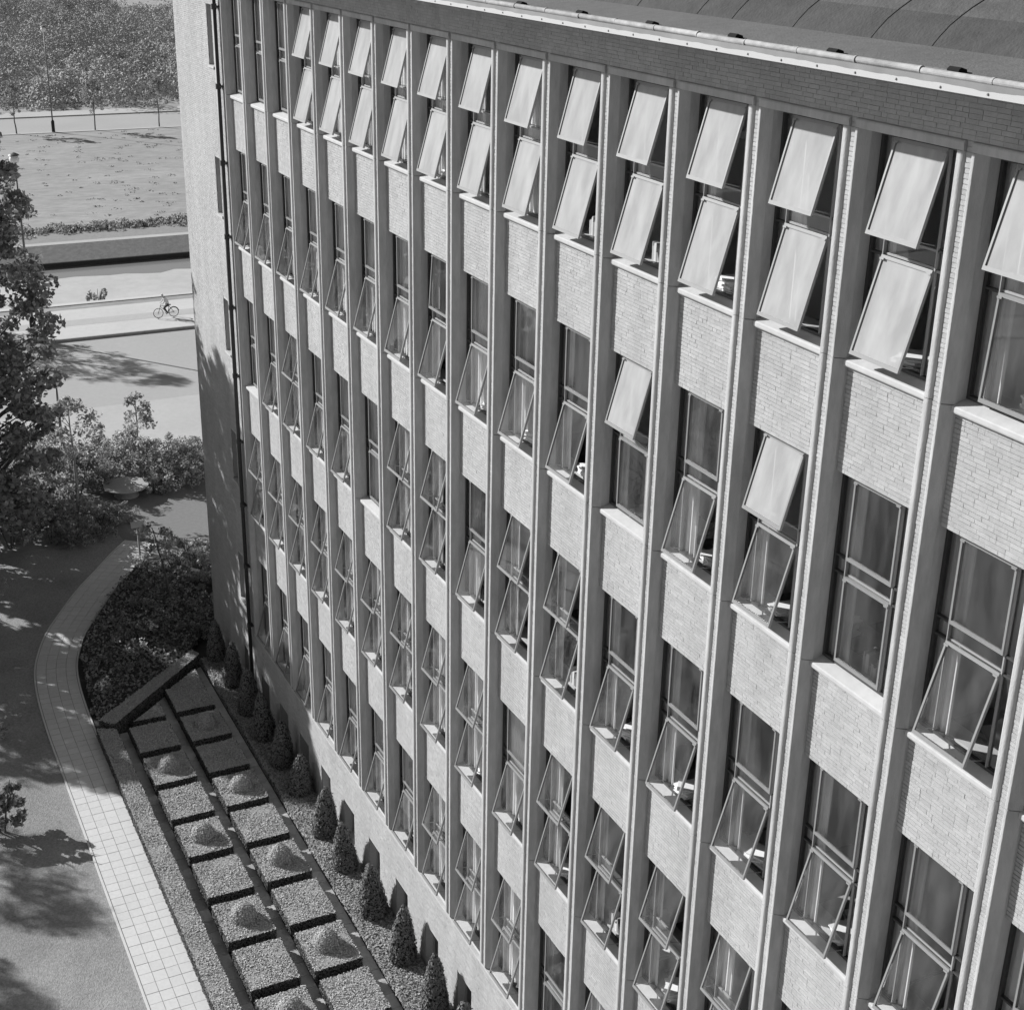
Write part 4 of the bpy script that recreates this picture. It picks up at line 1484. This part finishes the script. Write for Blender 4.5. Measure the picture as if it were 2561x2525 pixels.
ty = torus(.33, .022).mesh('tyre', 'tyre')
spk = MB()
for k in range(14):
    a_ = math.pi * 2 * k / 14
    spk.tube([(0, 0, 0), (0, .32 * math.cos(a_), .32 * math.sin(a_))], .0035, 4, cap=False)
spk.tube([(-.05, 0, 0), (.05, 0, 0)], .025, 8)
sp_me = spk.mesh('spokes', 'chrome')
for y in (-.55, .52):
    wo = obj('wheel', ty, bk, (0, y, .352))
    obj('spokes', sp_me, wo)
fr = MB()
for a_, b_ in (((0, .12, .30), (0, .52, .352)), ((0, .12, .30), (0, .22, .85)), ((0, .12, .30), (0, -.38, .80)), ((0, .20, .78), (0, -.36, .88)), ((0, .22, .80), (0, .52, .352)),
               ((0, -.36, .95), (0, -.42, .70)), ((0, -.42, .70), (0, -.55, .352))):
    fr.tube([a_, b_], .018, 7)
obj('frame', fr.mesh('bicycle_frame', 'pipe'), bk)
obj('handlebar', MB().tube([(-.27, -.24, 1.02), (-.2, -.36, 1.04), (0, -.37, 1.0), (.2, -.36, 1.04), (.27, -.24, 1.02)], .014, 6).mesh('handlebar', 'chrome'), bk)
obj('saddle', MB().box(-.07, .07, .10, .34, .86, .91).mesh('saddle', 'tyre'), bk)
obj('mudguard', MB().tube([(0, .52 + .37 * math.cos(R_(a_)), .352 + .37 * math.sin(R_(a_))) for a_ in range(10, 171, 20)], .02, 5).mesh('mudguard', 'pipe'), bk)

pv = [(0, .20, .98, .13), (0, .10, 1.12, .145), (0, -.05, 1.30, .155), (0, -.13, 1.42, .10), (0, -.17, 1.50, .055), (0, -.21, 1.60, .095), (0, -.22, 1.70, .09),
      (.17, -.08, 1.38, .065), (.25, -.16, 1.17, .05), (.24, -.27, 1.05, .038),
      (-.17, -.08, 1.38, .065), (-.25, -.16, 1.17, .05), (-.24, -.27, 1.05, .038),
      (.10, .12, .90, .10), (.11, -.18, .76, .078), (.11, .02, .44, .055), (.11, -.10, .36, .04),
      (-.10, .12, .90, .10), (-.11, -.12, .62, .078), (-.11, .12, .30, .055), (-.11, 0.0, .20, .04)]
pe = [(0, 1), (1, 2), (2, 3), (3, 4), (4, 5), (5, 6), (2, 7), (7, 8), (8, 9), (2, 10), (10, 11), (11, 12), (0, 13), (13, 14), (14, 15), (15, 16), (0, 17), (17, 18), (18, 19), (19, 20)]
me = bpy.data.meshes.new('rider_body')
me.from_pydata([q[:3] for q in pv], pe, [])
po = obj('person', me, None, (cyx, cyy, cyz))
po.scale = (.75, .75, .75)
md = po.modifiers.new('skin', 'SKIN')
for k, q in enumerate(pv):
    me.skin_vertices[0].data[k].radius = (q[3], q[3])
    me.skin_vertices[0].data[k].use_root = (k == 0)
po.modifiers.new('sub', 'SUBSURF').levels = 2
mp_ = bpy.data.materials.new('rider_clothes')
mp_.use_nodes = True
t = mp_.node_tree
tc = t.nodes.new('ShaderNodeTexCoord')
sx = t.nodes.new('ShaderNodeSeparateXYZ')
t.links.new(tc.outputs['Object'], sx.inputs[0])
rp = t.nodes.new('ShaderNodeValToRGB')
rp.color_ramp.interpolation = 'CONSTANT'
mr = t.nodes.new('ShaderNodeMath')
mr.operation = 'DIVIDE'
mr.inputs[1].default_value = 2.0
t.links.new(sx.outputs[2], mr.inputs[0])
t.links.new(mr.outputs[0], rp.inputs[0])
rp.color_ramp.elements[0].color = (.03, .03, .03, 1)
for ps, c in ((.505, .62), (.745, .40)):
    el = rp.color_ramp.elements.new(ps)
    el.color = (c, c, c, 1)
rp.color_ramp.elements[-1].position = .815
rp.color_ramp.elements[-1].color = (.55, .55, .55, 1)
t.links.new(rp.outputs[0], t.nodes['Principled BSDF'].inputs['Base Color'])
me.materials.append(mp_)
tag(po, 'person in a pale top and dark trousers leaning forward on a bicycle', 'person')
